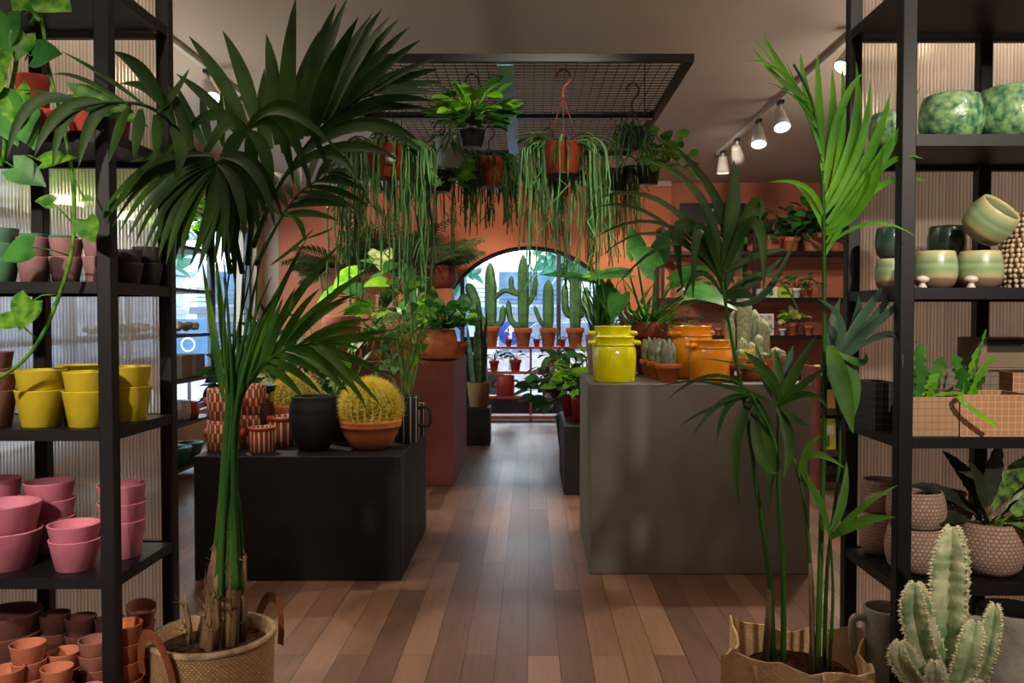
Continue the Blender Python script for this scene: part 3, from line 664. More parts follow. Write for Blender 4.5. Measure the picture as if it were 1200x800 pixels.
def palm_left():
    B = V((X(246,2.6),2.6,0)); t = thing('kentia_palm', 'tall dark green kentia palm in seagrass basket beside left rack', 'plant', B)
    zr = .425; R = .182
    bk = MB().lathe([(R*.78,0),(R*.84,.01),(R*.97,zr*.5),(R*1.0,zr*.97),(R*1.02,zr),(R*.97,zr+.006),(R*.93,zr),(R*.9,zr-.05),(R*.7,.05),(.0005,.05)], 48).build('basket', SEAG, t)
    MB().lathe([(R*.99,zr-.012),(R*1.035,zr-.004),(R*1.03,zr+.008),(R*.95,zr+.01),(R*.93,zr-.008)], 48, closed=True).build('rim', M('seagrass_rim', (160,134,98), .85, (120,98,70), 30, bump=.6), bk)
    for ang in (PI*1.32, PI*.28):
        c = V((math.cos(ang),math.sin(ang),0)); s = V((-c.y,c.x,0)); pts = []
        for k in range(13):
            a = PI*k/12; pts.append(c*(R*1.045+.02*math.sin(a))+s*(.072*math.cos(a))+V((0,0,zr-.07+.135*math.sin(a))))
        MB().ribbon(pts, [.034]*13, c, .02).build('handle', LEATHER, bk)
    soil(t, R*.92, zr-.035)
    # fibrous dead sheaths
    for i,(px,py0,py1,r) in enumerate([(226,745,690,.012),(245,750,640,.024),(250,745,665,.02),(262,750,605,.018),(272,748,648,.022),(278,742,620,.014),(240,748,655,.02),(288,740,650,.014)]):
        b = W(px-4+R_.uniform(-2,2),min(py0,752),2.6+R_.uniform(-.05,.05))-B; b.z = zr-.03; e = W(px+(8 if i in (1,2,6) else 0),py1,2.6)-B; e.y += R_.uniform(-.03,.03)
        if i == 0: e = W(216,694,2.58)-B
        mb = MB(); pp = [b, b.lerp(e,.35)+V((.004,0,0)), b.lerp(e,.7), e]
        mb.tube(pp, [r*1.05,r*.9,r*.75,r*.45], 9, ribs=4, depth=.35)
        for q in range(9):
            p = b.lerp(e,R_.uniform(.2,1)); mb.spine(p+V((R_.uniform(-r,r),-r,0)), V((R_.uniform(-1,1),R_.uniform(-1,.3),R_.uniform(.2,1.5))), R_.uniform(.02,.06), .003)
        mb.build('dry_sheath', FIBRE, t)
    # petioles
    PT = [[(258,700),(262,600),(272,480),(268,380),(262,300)],[(262,690),(266,580),(276,470),(282,380),(286,300)],[(254,690),(262,580),(270,470),(292,370),(310,280)],[(248,690),(258,590),(266,480),(276,400),(300,300)],
          [(270,700),(270,600),(274,500),(296,400),(302,310)],[(276,700),(273,600),(268,480),(262,380),(272,300)],[(282,690),(276,590),(280,480),(300,440),(330,410)],[(286,680),(280,600),(272,520),(286,455),(310,425)]]
    PT += [[(262+q*3,690),(266+q*1.5,580),(270+q*1.2,480),(268+q*7,380),(262+q*14,300+abs(q-2)*12)] for q in range(6)]
    for i,pl in enumerate(PT):
        Yb = 2.6+R_.uniform(-.04,.05); pts = spline([W(a,b,Yb)-B for a,b in pl], 6); m = len(pts)
        MB().tube(pts, [.0088*(1-.85*(k/(m-1))**2) for k in range(m)], 8).build('stem', G_STEM, t)
    def fr(rach, n, ln, w, mat=G_KENTD, **k):
        mb = MB(); frond(mb, rach, n, ln, w, B, **k); mb.build('frond', mat, t)
    def xf(rach, specs, Yb, mat=G_KENTD, wk=1.0, rr=.009):
        mb = MB(); pts = spline([W(*q)-B for q in rach],6); m = len(pts); mb.tube(pts,[rr*(1-.7*k/(m-1)) for k in range(m)],6)
        leaflets(mb, B, [(a,b,c,d,w*wk) for a,b,c,d,w in specs], B, Yb); mb.build('frond', mat, t)
    # upright frond to the upper right
    bs = [(340,172),(346,168),(352,163),(360,160),(366,155),(373,150),(380,145),(387,140),(394,136),(400,132),(406,127),(412,122),(418,116),(424,112),(430,108)]
    ts = [(347,-4),(374,36),(394,4),(408,-4),(420,20),(438,14),(448,10),(460,15),(469,20),(481,30),(494,46),(512,68),(517,80),(518,96),(512,108)]
    xf([(296,290,2.62),(318,234,2.64),(345,190,2.66),(378,149,2.66),(430,108,2.6),(470,84,2.55)], [(b,((b[0]*.55+t_[0]*.45)-6,(b[1]*.55+t_[1]*.45)-2),t_,R_.uniform(-.12,.12),.052 if k < 9 else .04) for k,(b,t_) in enumerate(zip(bs,ts))]+
       [((350,185),(425,150),(498,180),-.1,.042),((362,172),(430,145),(490,165),-.05,.04),((378,155),(430,128),(505,128),.0,.036),((390,148),(445,118),(512,120),.0,.034),((345,195),(410,172),(470,190),-.15,.036),((336,205),(385,180),(420,215),-.2,.034)], 2.64)
    # upright blades of the frond behind
    xf([(292,300,2.7),(300,230,2.75),(312,170,2.78)], [((325,170),(322,100),(312,40),.05,.056),((300,150),(286,92),(261,36),.05,.05),((290,150),(258,92),(221,42),.0,.044),((276,155),(245,118),(206,86),.0,.036),((318,175),(308,140),(310,80),.1,.046),((332,180),(330,120),(330,80),.1,.04),((240,172),(222,135),(206,98),.05,.03),((246,172),(240,140),(236,103),.08,.03),((262,172),(260,140),(260,104),.05,.034),((284,160),(270,130),(262,95),.1,.03)], 2.78)
    # drooping fan towards the viewer
    fan = []
    for k in range(25):
        u = k/24; tx = 112+u*220; ty = 236+78*math.sin(PI*min(1,u*.85+.08))+R_.uniform(-8,8); bx = 248+10*u; by = 182+16*math.sin(PI*u)
        fan.append(((bx,by),(bx+(tx-bx)*.5-(6 if u < .5 else -8),by+(ty-by)*(.18+.25*math.sin(PI*u))),(tx,ty),R_.uniform(-.12,.08),R_.uniform(.026,.036)))
    xf([(284,320,2.62),(266,235,2.5),(249,184,2.34)], fan+[((252,190),(208,228),(188,272),.05,.03),((256,190),(248,240),(250,340),.08,.034),((256,188),(270,235),(276,345),.1,.034)], 2.34)
    # arching frond to the left, over the rack
    xf([(270,320,2.6),(255,240,2.5),(225,172,2.4),(180,128,2.33),(130,120,2.28),(85,128,2.22)], [((192,128),(168,85),(132,60),.05,.04),((205,145),(180,108),(140,98),.05,.034),((170,124),(120,88),(72,60),.05,.014),((150,122),(95,92),(60,88),.0,.012),((165,128),(163,155),(157,186),-.05,.036),((182,134),(186,160),(180,190),-.05,.036),((140,122),(110,140),(92,196),-.05,.034),((125,122),(75,130),(40,184),-.06,.036),((100,124),(40,122),(8,186),-.06,.034),((112,124),(78,140),(62,196),-.05,.03),((88,128),(55,110),(20,106),.0,.012),((200,150),(212,175),(205,205),-.04,.034),((150,126),(140,155),(128,190),-.06,.032),((215,165),(190,180),(150,190),.0,.03),((225,175),(215,140),(196,96),.05,.034),((185,132),(205,110),(222,80),.05,.03)], 2.29)
    # short arching frond in the middle
    xf([(290,310,2.62),(296,220,2.52),(290,150,2.42)], [((290,150),(330,140),(368,234),-.05,.036),((291,152),(325,150),(345,220),-.05,.038),((290,150),(345,128),(388,212),-.08,.034),((289,152),(262,150),(232,205),-.04,.04),((290,154),(310,180),(318,240),-.02,.04),((290,152),(270,175),(262,215),.0,.04),((289,150),(250,135),(215,160),.0,.034),((292,150),(335,132),(400,180),-.1,.03),((290,156),(296,190),(292,250),.03,.04)], 2.42)
    fr([(300,310,2.66),(325,262,2.76),(352,225,2.84),(385,205,2.9)], 8, .18, .03, t0=.4, ang=50, droop=.8)
    fr([(282,460,2.6),(305,430,2.55),(340,407,2.5),(378,402,2.46)], 9, .24, .026, mat=G_KENT, t0=.35, ang=38, droop=.6)
    mb = MB()
    leaflets(mb, B, [((282,470),(312,380),(360,278),.05,.034),((290,450),(340,360),(402,282),.0,.034),((296,440),(362,372),(442,308),-.1,.034),((310,428),(385,402),(470,398),-.05,.026),((330,410),(395,398),(465,385),-.1,.022),
        ((262,470),(252,400),(236,300),.0,.024),((270,470),(262,380),(252,290),.1,.03),((350,410),(400,430),(448,478),-.1,.024),((360,405),(412,420),(452,440),-.15,.026),((340,410),(400,440),(430,482),-.05,.02),((292,450),(300,400),(330,330),.15,.03),
        ((318,310),(345,290),(368,268),.05,.014),((357,282),(350,260),(331,250),.0,.018),((357,280),(380,272),(392,266),.0,.008)], B, 2.6)
    mb.build('frond', G_KENT, t)
palm_left()
def palm_right():
    Y = 2.45; B = V((X(936,Y),Y,0)); t = thing('kentia_palm', 'slender bright green kentia palm in burlap bag beside right rack', 'plant', B)
    zr = .45
    # crumpled burlap bag: rounded square section with a wavy rim
    mb = MB(); side = 10; n = 4*side; vs = []; fs = []
    rows = [(0,.9,0),(.012,.95,0),(.2,1,.0),(zr-.06,1,.6),(zr,1.0,1),(zr,.965,1),(zr-.06,.95,.6),(.25,.92,0)]
    hx, hy = .2, .165
    for j,(z,k,e) in enumerate(rows):
        for q in range(n):
            f, u = divmod(q, side); u = u/side*2-1
            gus = (.035*e)*max(0,1-abs(u)*1.1)**1.0
            if f == 0: p = (u*hx, -hy+gus*.25)
            elif f == 1: p = (hx-gus, u*hy)
            elif f == 2: p = (-u*hx, hy-gus*.3)
            else: p = (-hx+gus, -u*hy)
            wv = e*(.014*math.sin(q*.63+.8)+.008*math.sin(q*1.9)) if z > zr-.03 else 0
            vs.append((p[0]*k, p[1]*k, z+wv))
    for j in range(len(rows)-1):
        for q in range(n): q2 = (q+1)%n; fs.append((j*n+q,j*n+q2,(j+1)*n+q2,(j+1)*n+q))
    fs.append(tuple(range(n))[::-1]); mb.add(vs, fs); bag = mb.build('burlap_bag', BURLAP, t); bag.rotation_euler = (0,0,-.3)
    mb = MB()
    for (u0,u1,z0,z1) in ((-.085,-.07,.315,.335),(-.065,-.05,.315,.34),(-.045,-.04,.315,.33),(-.03,-.015,.315,.335)): mb.box((u0,-.1675,z0),(u1,-.1655,z1))
    mk = mb.build('printed_mark', PLASTIC, bag)
    for x in (-.11,.07): MB().tube([(x,-.163,zr-.01),(x+.008,-.168,zr-.05),(x,-.166,.2),(x+.004,-.158,.02)], .005, 5).build('seam', BURLAP, bag)
    soil(t, .155, zr-.075)
    def stem(pl, r=.011, dy=0, mat=G_STEM):
        pts = spline([W(a,b,Y+dy+c)-B for a,b,c in pl], 6); m = len(pts)
        pts[0].z = zr-.08; MB().tube(pts, [r*.74*(1-.55*k/(m-1)) for k in range(m)], 8).build('stem', mat, t)
    stem([(906,764,.02),(902,680,.02),(888,580,.0),(874,480,0),(858,400,0),(846,330,0)], .012)
    stem([(918,772,0),(918,680,0),(914,590,0),(908,520,-.02),(880,462,-.05)], .012)
    stem([(919,768,.05),(916,650,.05),(911,560,.04),(912,474,.02)], .010)
    stem([(950,772,-.02),(952,700,0),(944,600,.02),(930,530,.05),(925,490,.06)], .009)
    stem([(958,775,-.04),(962,640,0),(966,500,.03),(966,380,.04),(965,250,.05),(962,190,.06),(952,120,.06),(930,75,.05)], .012)
    stem([(966,770,.03),(970,660,.03),(984,540,.03),(980,470,.02),(972,420,.0)], .009)
    stem([(972,776,-.03),(976,700,-.04),(973,628,-.05)], .008)
    MB().tube([W(902,690,Y+.02)-B,W(900,735,Y+.02)-B,V((X(902,Y)-B.x,.02,zr-.07))], [.008,.011,.012], 8).build('cut_stub', FIBRE, t)
    MB().tube([W(949,660,Y-.03)-B,W(951,720,Y-.03)-B,V((X(951,Y)-B.x,-.04,zr-.07))], [.005,.008,.010], 8, ribs=3, depth=.4).build('dry_sheath', FIBRE, t)
    def lf(specs, mat, dy=0, wk=.82):
        mb = MB(); leaflets(mb, B, [(a,b,c,d,w*wk) for a,b,c,d,w in specs], B, Y+dy); mb.build('frond', mat, t)
    # tall upper right frond
    lf([((966,250),(985,165),(986,68),.05,.034),((966,235),(1000,160),(1003,72),.02,.036),((966,250),(1005,180),(1020,92),-.02,.036),((968,262),(1015,190),(1044,106),-.06,.038),((964,200),(960,130),(958,60),.08,.03),((962,180),(945,110),(938,62),.08,.026),
        ((958,150),(925,95),(892,38),.06,.026),((952,130),(915,85),(880,42),.0,.024),((948,120),(912,92),(882,56),-.04,.02),((945,115),(905,78),(872,74),-.08,.012),((955,140),(925,110),(895,96),-.06,.012),
        ((966,270),(1018,215),(1080,98),-.1,.034),((968,275),(1015,235),(1035,165),-.12,.03),((968,285),(1030,200),(1082,186),-.12,.024),((966,262),(945,220),(900,214),-.05,.02),((966,275),(952,240),(930,215),0,.02),((966,300),(1025,222),(1090,214),-.1,.026),
        ((968,290),(1020,262),(1075,278),-.15,.014),((966,225),(975,150),(975,80),.06,.034),((966,215),(985,130),(1012,85),.0,.03),((964,190),(948,140),(920,70),.1,.024),((968,272),(1010,215),(1050,150),-.08,.03)], G_KENTB, .05)
    # middle frond
    lf([((846,330),(842,240),(776,160),.1,.03),((846,320),(815,225),(742,185),.05,.03),((848,310),(858,240),(860,188),.06,.046),((846,325),(780,240),(700,232),.0,.022),((846,325),(775,262),(692,282),-.05,.012),((846,330),(760,250),(690,248),-.02,.012),
        ((846,322),(800,262),(800,340),-.06,.04),((846,330),(820,268),(812,352),-.1,.036),((848,320),(884,240),(890,262),.0,.04),((850,315),(885,260),(895,345),-.08,.036),((852,318),(885,300),(925,292),.0,.022),((848,340),(862,280),(856,262),.06,.05),
        ((846,335),(795,285),(722,335),-.1,.016),((848,345),(880,330),(918,300),.05,.034),((848,352),(895,345),(935,270),.05,.022),((846,330),(775,275),(705,300),-.1,.012),((848,350),(870,345),(882,352),-.05,.034),((846,345),(820,320),(800,350),-.05,.02),((848,340),(840,290),(828,255),.08,.04),((848,348),(900,322),(938,370),.0,.014)], G_KENTD, 0, 1.0)
    # low arching frond
    lf([((881,462),(835,440),(780,470),-.1,.014),((881,462),(840,445),(760,455),-.05,.010),((882,465),(848,470),(812,510),-.12,.02),((882,468),(862,520),(866,592),-.1,.042),((884,470),(890,530),(912,556),-.1,.042),((880,462),(852,478),(840,520),-.05,.022),
        ((912,473),(900,440),(872,412),.0,.044),((912,470),(912,440),(908,408),.05,.04),((913,472),(930,440),(957,392),.0,.04),((914,474),(935,455),(968,430),-.05,.03),((913,476),(945,462),(970,478),-.1,.024),((912,478),(925,520),(918,560),-.1,.04),((911,476),(870,458),(815,446),-.1,.02),((914,476),(930,490),(950,500),-.08,.022),
        ((884,466),(900,520),(900,600),-.05,.044),((912,470),(885,435),(820,420),-.08,.01),((882,464),(830,480),(796,500),-.08,.01)], G_KENTD, 0)
    lf([((912,470),(920,438),(930,404),.02,.04),((912,472),(926,450),(944,412),.02,.038),((911,470),(895,438),(885,402),.04,.036)], G_BLUE, .02)
    # dark frond by the rack
    lf([((972,425),(985,380),(958,350),.0,.034),((974,425),(975,385),(985,348),.1,.04),((976,425),(1000,385),(1006,345),.1,.04),((978,424),(1022,375),(1052,330),.03,.034),((980,424),(1035,370),(1082,342),-.05,.026),((980,426),(1030,395),(1075,402),-.06,.018),((982,430),(1040,390),(1058,432),-.08,.016),
        ((976,426),(1012,370),(1035,335),.06,.036),((978,428),(1020,385),(1068,348),.0,.028)], G_BLUE, .02)
    lf([((972,405),(985,450),(1000,508),-.05,.07),((980,412),(1008,425),(1014,412),-.05,.03),((982,425),(1000,450),(994,505),-.04,.05)], G_KENT, 0)
    # young lower leaves
    lf([((973,628),(955,580),(926,532),.0,.036),((975,628),(1010,595),(1052,568),-.08,.022),((974,630),(1008,612),(1050,606),-.1,.036),((974,622),(988,585),(992,540),.05,.03),((938,560),(950,532),(990,548),-.06,.03),((945,570),(945,530),(965,510),-.03,.026)], G_KENT, -.04)
palm_right()
# ================================================================ right rack contents
zt, r1, r2, r3, r4, r5 = SHZ_R
def rp(px, Y, z, kind, R, h, mat, label, group, cat='pot', tilt=None, name='glazed_pot', n=36):
    return pot(name, kind, R, h, mat, (X(px,Y),Y,z), label, cat, group, tilt=tilt, n=n)
g = 'mottled green bowls on right rack'
rp(1111,2.53,r1,'round',.09,.135,MOTTLE,'mottled green rounded pot just right of corner post on top shelf',g)
rp(1185,2.55,r1,'round',.112,.16,MOTTLE,'largest mottled green rounded pot at right edge of top shelf',g)
rp(1192,2.7,r1,'round',.105,.2,MOTTLED,'dark green mottled pot rising behind largest mottled pot',g)
rp(1040,2.64,r1,'round',.062,.11,MOTTLE,'small mottled green pot left of the corner post on top shelf',g)
g = 'banded green pots on right rack'
rp(1095,2.5,r2,'round',.062,.109,BAND,'banded green pot under the gap beside corner post, second shelf',g)
rp(1147,2.5,r2,'round',.064,.109,BAND,'banded green pot carrying the tilted pot, second shelf',g)
rp(1142,2.53,r2+.157,'round',.07,.109,BAND,'banded green pot lying tilted with its mouth to the right',g,tilt=(.62,.5,0))
rp(1108,2.67,r2+.1,'round',.058,.1,BANDD,'dark green pot behind banded pots, upper of its pair',g)
rp(1108,2.67,r2,'round',.058,.098,BANDD,'dark green pot behind banded pots, lower of its pair',g)
rp(1044,2.66,r2+.1,'round',.05,.095,BANDD,'dark glazed pot stacked left of corner post on second shelf',g)
rp(1044,2.66,r2,'round',.05,.098,BAND,'pale banded pot at bottom of stack left of corner post',g)
KNOB = M('white_ceramic', (232,222,206), .4)
for px,l in ((1080,'left'),(1137,'right')):
    o = MB().lathe([(.012,0),(.013,.002),(.008,.01),(.008,.016),(.018,.019),(.019,.026),(.012,.033),(.0005,.035)],16).build('ceramic_mushroom', KNOB, None, (X(px,2.415),2.415,r2)); tag(o,f'small white ceramic mushroom before the {l} banded pot','ornament','white mushrooms on right rack')
# cowrie shell covered vase
sv = thing('shell_vase','tall flared vase covered in cream cowrie shells at right edge of second shelf','vase',(X(1208,2.56),2.56,r2))
prof = [(.085,0),(.1,.05),(.085,.12),(.072,.16),(.09,.225)]
MB().lathe([(.08,0)]+prof+[(.083,.225),(.062,.16),(.07,.1),(.0005,.02)],30).build('vase_body', M('shell_vase_cloth',(120,104,84),.9), sv)
mb = MB()
for j in range(15):
    z = .008+j*.015; k = 0
    for a,b in zip(prof,prof[1:]):
        if a[1] <= z <= b[1]: rr = a[0]+(b[0]-a[0])*(z-a[1])/(b[1]-a[1])
    nn = int(2*PI*rr/.017)
    for q in range(nn):
        a = 2*PI*(q+.5*(j%2))/nn+R_.uniform(-.05,.05); mb.sphere((rr*math.cos(a),rr*math.sin(a),z), .0078, 6, (1,1,R_.uniform(.8,1.15)))
mb.build('shells', SHELL, sv)['kind'] = 'stuff'
# gridded tile planters
def boxpot(name, px0, px1, Yf, dep, z, h, mat, label, group=None, rz=0, cat='pot', taper=0.0):
    x0, x1 = X(px0,Yf), X(px1,Yf); w = x1-x0; th = .008; t = thing(name, label, cat, (x0,Yf,z), rz, group)
    mb = MB(); e = taper
    o = [(e,e),(w-e,e),(w-e,dep-e),(e,dep-e)]; q = [(0,0),(w,0),(w,dep),(0,dep)]; i = [(th,th),(w-th,th),(w-th,dep-th),(th,dep-th)]
    vs = [(a,b,0) for a,b in o]+[(a,b,h) for a,b in q]+[(a,b,h) for a,b in i]+[(a,b,h*.75) for a,b in i]; fs = [(3,2,1,0)]
    for l in range(3):
        for k in range(4): fs.append((l*4+k,l*4+(k+1)%4,(l+1)*4+(k+1)%4,(l+1)*4+k))
    mb.add(vs, fs); body = mb.build('tile_body', mat, t)
    mb = MB(); mb.box((th,th,h*.7),(w-th,dep-th,h*.86)); mb.build('soil', SOIL, t)
    return t, w
def fishbone(mb, p, d, length, w, nrm, lobes=6):
    pts = grow(p, d, length, .35, lobes*4); ws = []
    for i in range(lobes*4+1):
        q = (i%4)/4; ws.append(w*(.22+.78*(1-q)) if i < lobes*4 else w*.15)
    ws[0] = w*.2
    mb.ribbon(pts, ws, nrm, .12)
def fishbone_plant(t, cx, cy, z, spec, mats):
    for i,(dx,dz,l,w,m) in enumerate(spec):
        mb = MB(); fishbone(mb, (cx+R_.uniform(-.02,.02),cy+R_.uniform(-.01,.02),z), (dx,R_.uniform(-.35,.1),dz), l, w, (R_.uniform(-.4,.4),-1,.2), max(3,int(l/.025))); mb.build('stem', mats[m], t)
G_FISH = leafmat('fishbone_leaf',(92,156,60),(48,106,42),scale=10); 
t,w = boxpot('tile_planter',1069,1125,2.42,.13,r3,.112,TILE_B,'beige gridded square planter with fishbone cactus beside corner post')
fishbone_plant(t,w*.4,.06,.1,[(-.15,1,.17,.05,0),(.28,1,.13,.045,0),(.5,.8,.1,.03,1),(-.4,.8,.08,.03,0),(.05,.9,.1,.045,0),(.2,.7,.06,.03,1),(-.1,.8,.07,.04,0),(.9,.35,.12,.014,1)],[G_FISH,G_LIME])
t,w = boxpot('tile_planter',1127,1215,2.42,.17,r3,.118,TILE_P,'large peach gridded planter with lime stems at right edge of shelf')
fishbone_plant(t,w*.3,.08,.11,[(-.35,1,.13,.05,0),(-.15,.7,.09,.05,0),(.1,1,.15,.022,1),(.2,.8,.1,.02,1),(.35,1,.14,.018,1),(.1,.6,.07,.03,0),(.25,1.2,.08,.02,1),(.15,1,.2,.01,0),(-.1,.9,.06,.03,0)],[G_FISH,G_LIME])
mb = MB(); pts = spline([(.0,-.01,.115),(-.02,-.03,.112),(-.0,-.045,.09),(.04,-.05,.06),(.075,-.05,.035)],5)
mb.ribbon(pts,[.012+.004*(i%2) for i in range(len(pts))],(0,-1,.3),.2); mb.build('trailing_stem', G_LIME, t)
t,w = boxpot('tile_planter',1188,1230,2.6,.12,r3,.17,TILE_P,'peach gridded planter standing behind the large one at right edge')
boxpot('tile_planter',1092,1172,2.63,.19,r3,.17,TILE_G,'big grey gridded cube planter behind the fishbone cactus')
boxpot('tile_planter',1026,1054,2.52,.15,r3,.145,TILE_D,'black gridded cube planter left of corner post')
# stacked cardboard boxes behind
CARD = M('kraft_card',(150,132,108),.85,(134,116,94),6); DKL = M('dark_print',(58,52,46),.8)
def carton(px0,px1,Yf,z0,h,label):
    x0,x1 = X(px0,Yf),X(px1,Yf); w = x1-x0; t = thing('cardboard_box',label,'box',(x0,Yf,z0),0,'cardboard boxes on right rack')
    MB().box((0,0,0),(w,.13,h),.002).build('carton', CARD, t)
    MB().box((.03,-.0015,h*.52),(w-.003,0,h*.94)).build('printed_label', DKL, t)
    mb = MB(); cx, cz = w*.72, h*.73; vs = []
    for k in range(10):
        a = PI/2+k*PI/5; r = .014 if k%2==0 else .006; vs.append((cx+r*math.cos(a),-.003,cz+r*math.sin(a)))
    mb.add(vs,[tuple(range(10))]); mb.build('star_mark', CARD, t)
carton(1147,1225,2.68,r3+.09,.09,'kraft cardboard box with dark star label, lower of two boxes'); carton(1146,1225,2.68,r3+.18,.095,'kraft cardboard box with dark star label, upper of two boxes')
tag(MB().box((0,0,0),(.2,.12,.089),.002).build('cardboard_box',CARD,None,(X(1149,2.69),2.69,r3)),'plain kraft box under the two star label boxes','box','cardboard boxes on right rack')
# woven pots on the fourth shelf
g = 'woven stone pots on right rack'
def woven(px,Y,z,R,h,label): return rp(px,Y,z,'round',R,h,WOVEN,label,g,name='woven_pot')
woven(1076,2.54,r4,.088,.135,'woven stone pot beneath another, front left on fourth shelf')
woven(1076,2.54,r4+.128,.085,.115,'woven stone pot on top of front left stack, fourth shelf')
woven(1034,2.73,r4,.066,.135,'woven stone pot lower left behind corner post'); woven(1034,2.73,r4+.13,.064,.11,'woven stone pot upper left behind corner post')
woven(1108,2.735,r4,.082,.2,'woven stone pot dim at the back behind front left stack')
woven(1212,2.7,r4,.06,.22,'woven stone pot dim at back right edge of fourth shelf')
cal = thing('potted_calathea','patterned calathea in woven stone pot on fourth shelf of right rack','plant',(X(1162,2.53),2.53,r4))
pot('pot','round',.1,.155,WOVEN,(0,0,0),parent=cal,n=40); soil(cal,.085,.13)
CALA = M('calathea_leaf',(128,168,62),.4,(28,48,24),42,trans=.12,bump=.05,stretch=(1,1,1)); CALD = M('calathea_underside',(48,58,30),.5,(24,28,20),24,trans=.1)
for i,(dx,dy,dz,l,w,m) in enumerate([(-.9,-.1,.8,.22,.045,1),(-1,-.25,.35,.17,.05,1),(.9,-.2,.8,.24,.07,0),(1,-.4,.55,.22,.07,0),(.5,-.1,1.1,.22,.06,0),(-.35,-.2,1.1,.17,.05,1),(.35,-.8,.2,.1,.04,0),(.9,-.6,.12,.16,.04,0),(-.5,.1,1.2,.2,.05,1),(.15,.0,1.2,.2,.05,1),(1.1,.1,.9,.22,.05,0),(-.8,.1,.6,.16,.045,1)]):
    mb = MB(); p = V((R_.uniform(-.02,.02),R_.uniform(-.02,.02),.14)); q = p+V((dx,dy,dz)).normalized()*.06; mb.tube([p,q],.004,5)
    pts = grow(q,(dx,dy,dz),l,.75,14); ws = [w*(.25+.75*math.sin(PI*min(.98,(k+.6)/14)))*(1+.09*math.sin(k*2.4)) for k in range(15)]; ws[-1]=.002
    mb.ribbon(pts,ws,(R_.uniform(-.3,.3),-.7,.7),.25); mb.build('leaf',(CALA,CALD)[m],cal)
# concrete jugs on the bottom shelf
def jug(px,Y,R,h,label,side):
    t = thing('concrete_jug',label,'jug',(X(px,Y),Y,r5),0,'grey concrete jugs')
    MB().lathe([(R*.96,0),(R*1.02,.01),(R*1.0,h*.3),(R*.9,h*.9),(R*.93,h*.985),(R*.9,h),(R*.8,h),(R*.78,h*.9),(R*.85,h*.2),(.0005,h*.1)],32).build('body',CONC,t)
    MB().tube(spline([(side*R*.9,0,h*.9),(side*R*1.3,0,h*.9),(side*R*1.42,0,h*.82),(side*R*1.35,0,h*.6),(side*R*.98,0,h*.5)],5),.012,10).build('handle',CONC,t)
jug(1043,2.53,.072,.315,'grey concrete jug left of corner post on bottom shelf',-1); jug(1192,2.53,.108,.31,'large grey concrete jug at bottom right behind the euphorbia',-1)
# variegated euphorbia standing in front of the right rack
eu = thing('potted_euphorbia','pale variegated euphorbia cactus with wavy toothed ribs, bottom right front','cactus',(X(1110,2.17),2.17,0))
EB = V(eu.location); EUM = M('euphorbia_skin',(206,210,172),.55,(122,152,102),22,bump=.15,detail=6); EUT = M('euphorbia_tip',(150,186,96),.55,(104,152,72),22)
pot('pot','plain',.15,.3,CONC,(0,0,0),parent=eu); soil(eu,.125,.27)
def winged(px_pts, wpx, ribs, seed, mat=EUM, dy=0):
    Y = 2.17+dy; pts = spline([W(a,b,Y+c)-EB for a,b,c in px_pts], 10); m = len(pts); rr = random.Random(seed)
    rad = []
    for i in range(m):
        t = i/(m-1); e = (.7+.3*min(1,t*4))*(1 if t < .72 else max(.28,1-((t-.72)/.28)**2*.72)); rad.append(wpx*Y/1000*e*(1+.07*math.sin(i*2.1+seed)))
    mb = MB(); mb.tube(pts, rad, 8*ribs if ribs < 5 else 30, ribs=ribs, depth=.62, ref=(1,.25,0)); mb.build('branch', mat, eu)
    th = MB(); t0 = (pts[1]-pts[0]).normalized(); u = V((1,.25,0)); u = (u-t0*u.dot(t0)).normalized()
    for i in range(1,m):
        t = (pts[min(i+1,m-1)]-pts[i-1]).normalized(); u = (u-t*u.dot(t)).normalized(); w_ = t.cross(u)
        for k in range(ribs):
            a = 2*PI*k/ribs; d = u*math.cos(a)+w_*math.sin(a); th.spine(pts[i]+d*rad[i]*.97, d+V((rr.uniform(-.4,.4),0,rr.uniform(-.3,.5))), .011, .0032); th.sphere(pts[i]+d*rad[i]*.985,.0045,5)
    th.build('teeth', SPINEW, eu)['kind'] = 'stuff'
winged([(1106,1000,0),(1106,880,0),(1108,780,0),(1112,700,0),(1114,655,0),(1116,617,0)],27,4,1,dy=0)
winged([(1106,830,-.03),(1094,780,-.05),(1080,745,-.06),(1073,712,-.06),(1072,683,-.06)],20,4,2)
winged([(1100,860,-.06),(1085,812,-.09),(1068,785,-.1),(1056,768,-.1),(1054,752,-.1)],15,4,3)
winged([(1114,850,-.04),(1126,795,-.06),(1136,760,-.07),(1143,728,-.06)],18,4,4)
winged([(1116,860,.02),(1142,800,.0),(1156,765,-.02),(1162,735,-.02),(1166,708,-.02)],14,4,5)
winged([(1104,860,-.1),(1098,820,-.12),(1096,795,-.13),(1095,775,-.13)],12,4,6)
winged([(1112,860,-.1),(1126,830,-.13),(1140,812,-.14),(1152,800,-.14)],12,4,7)
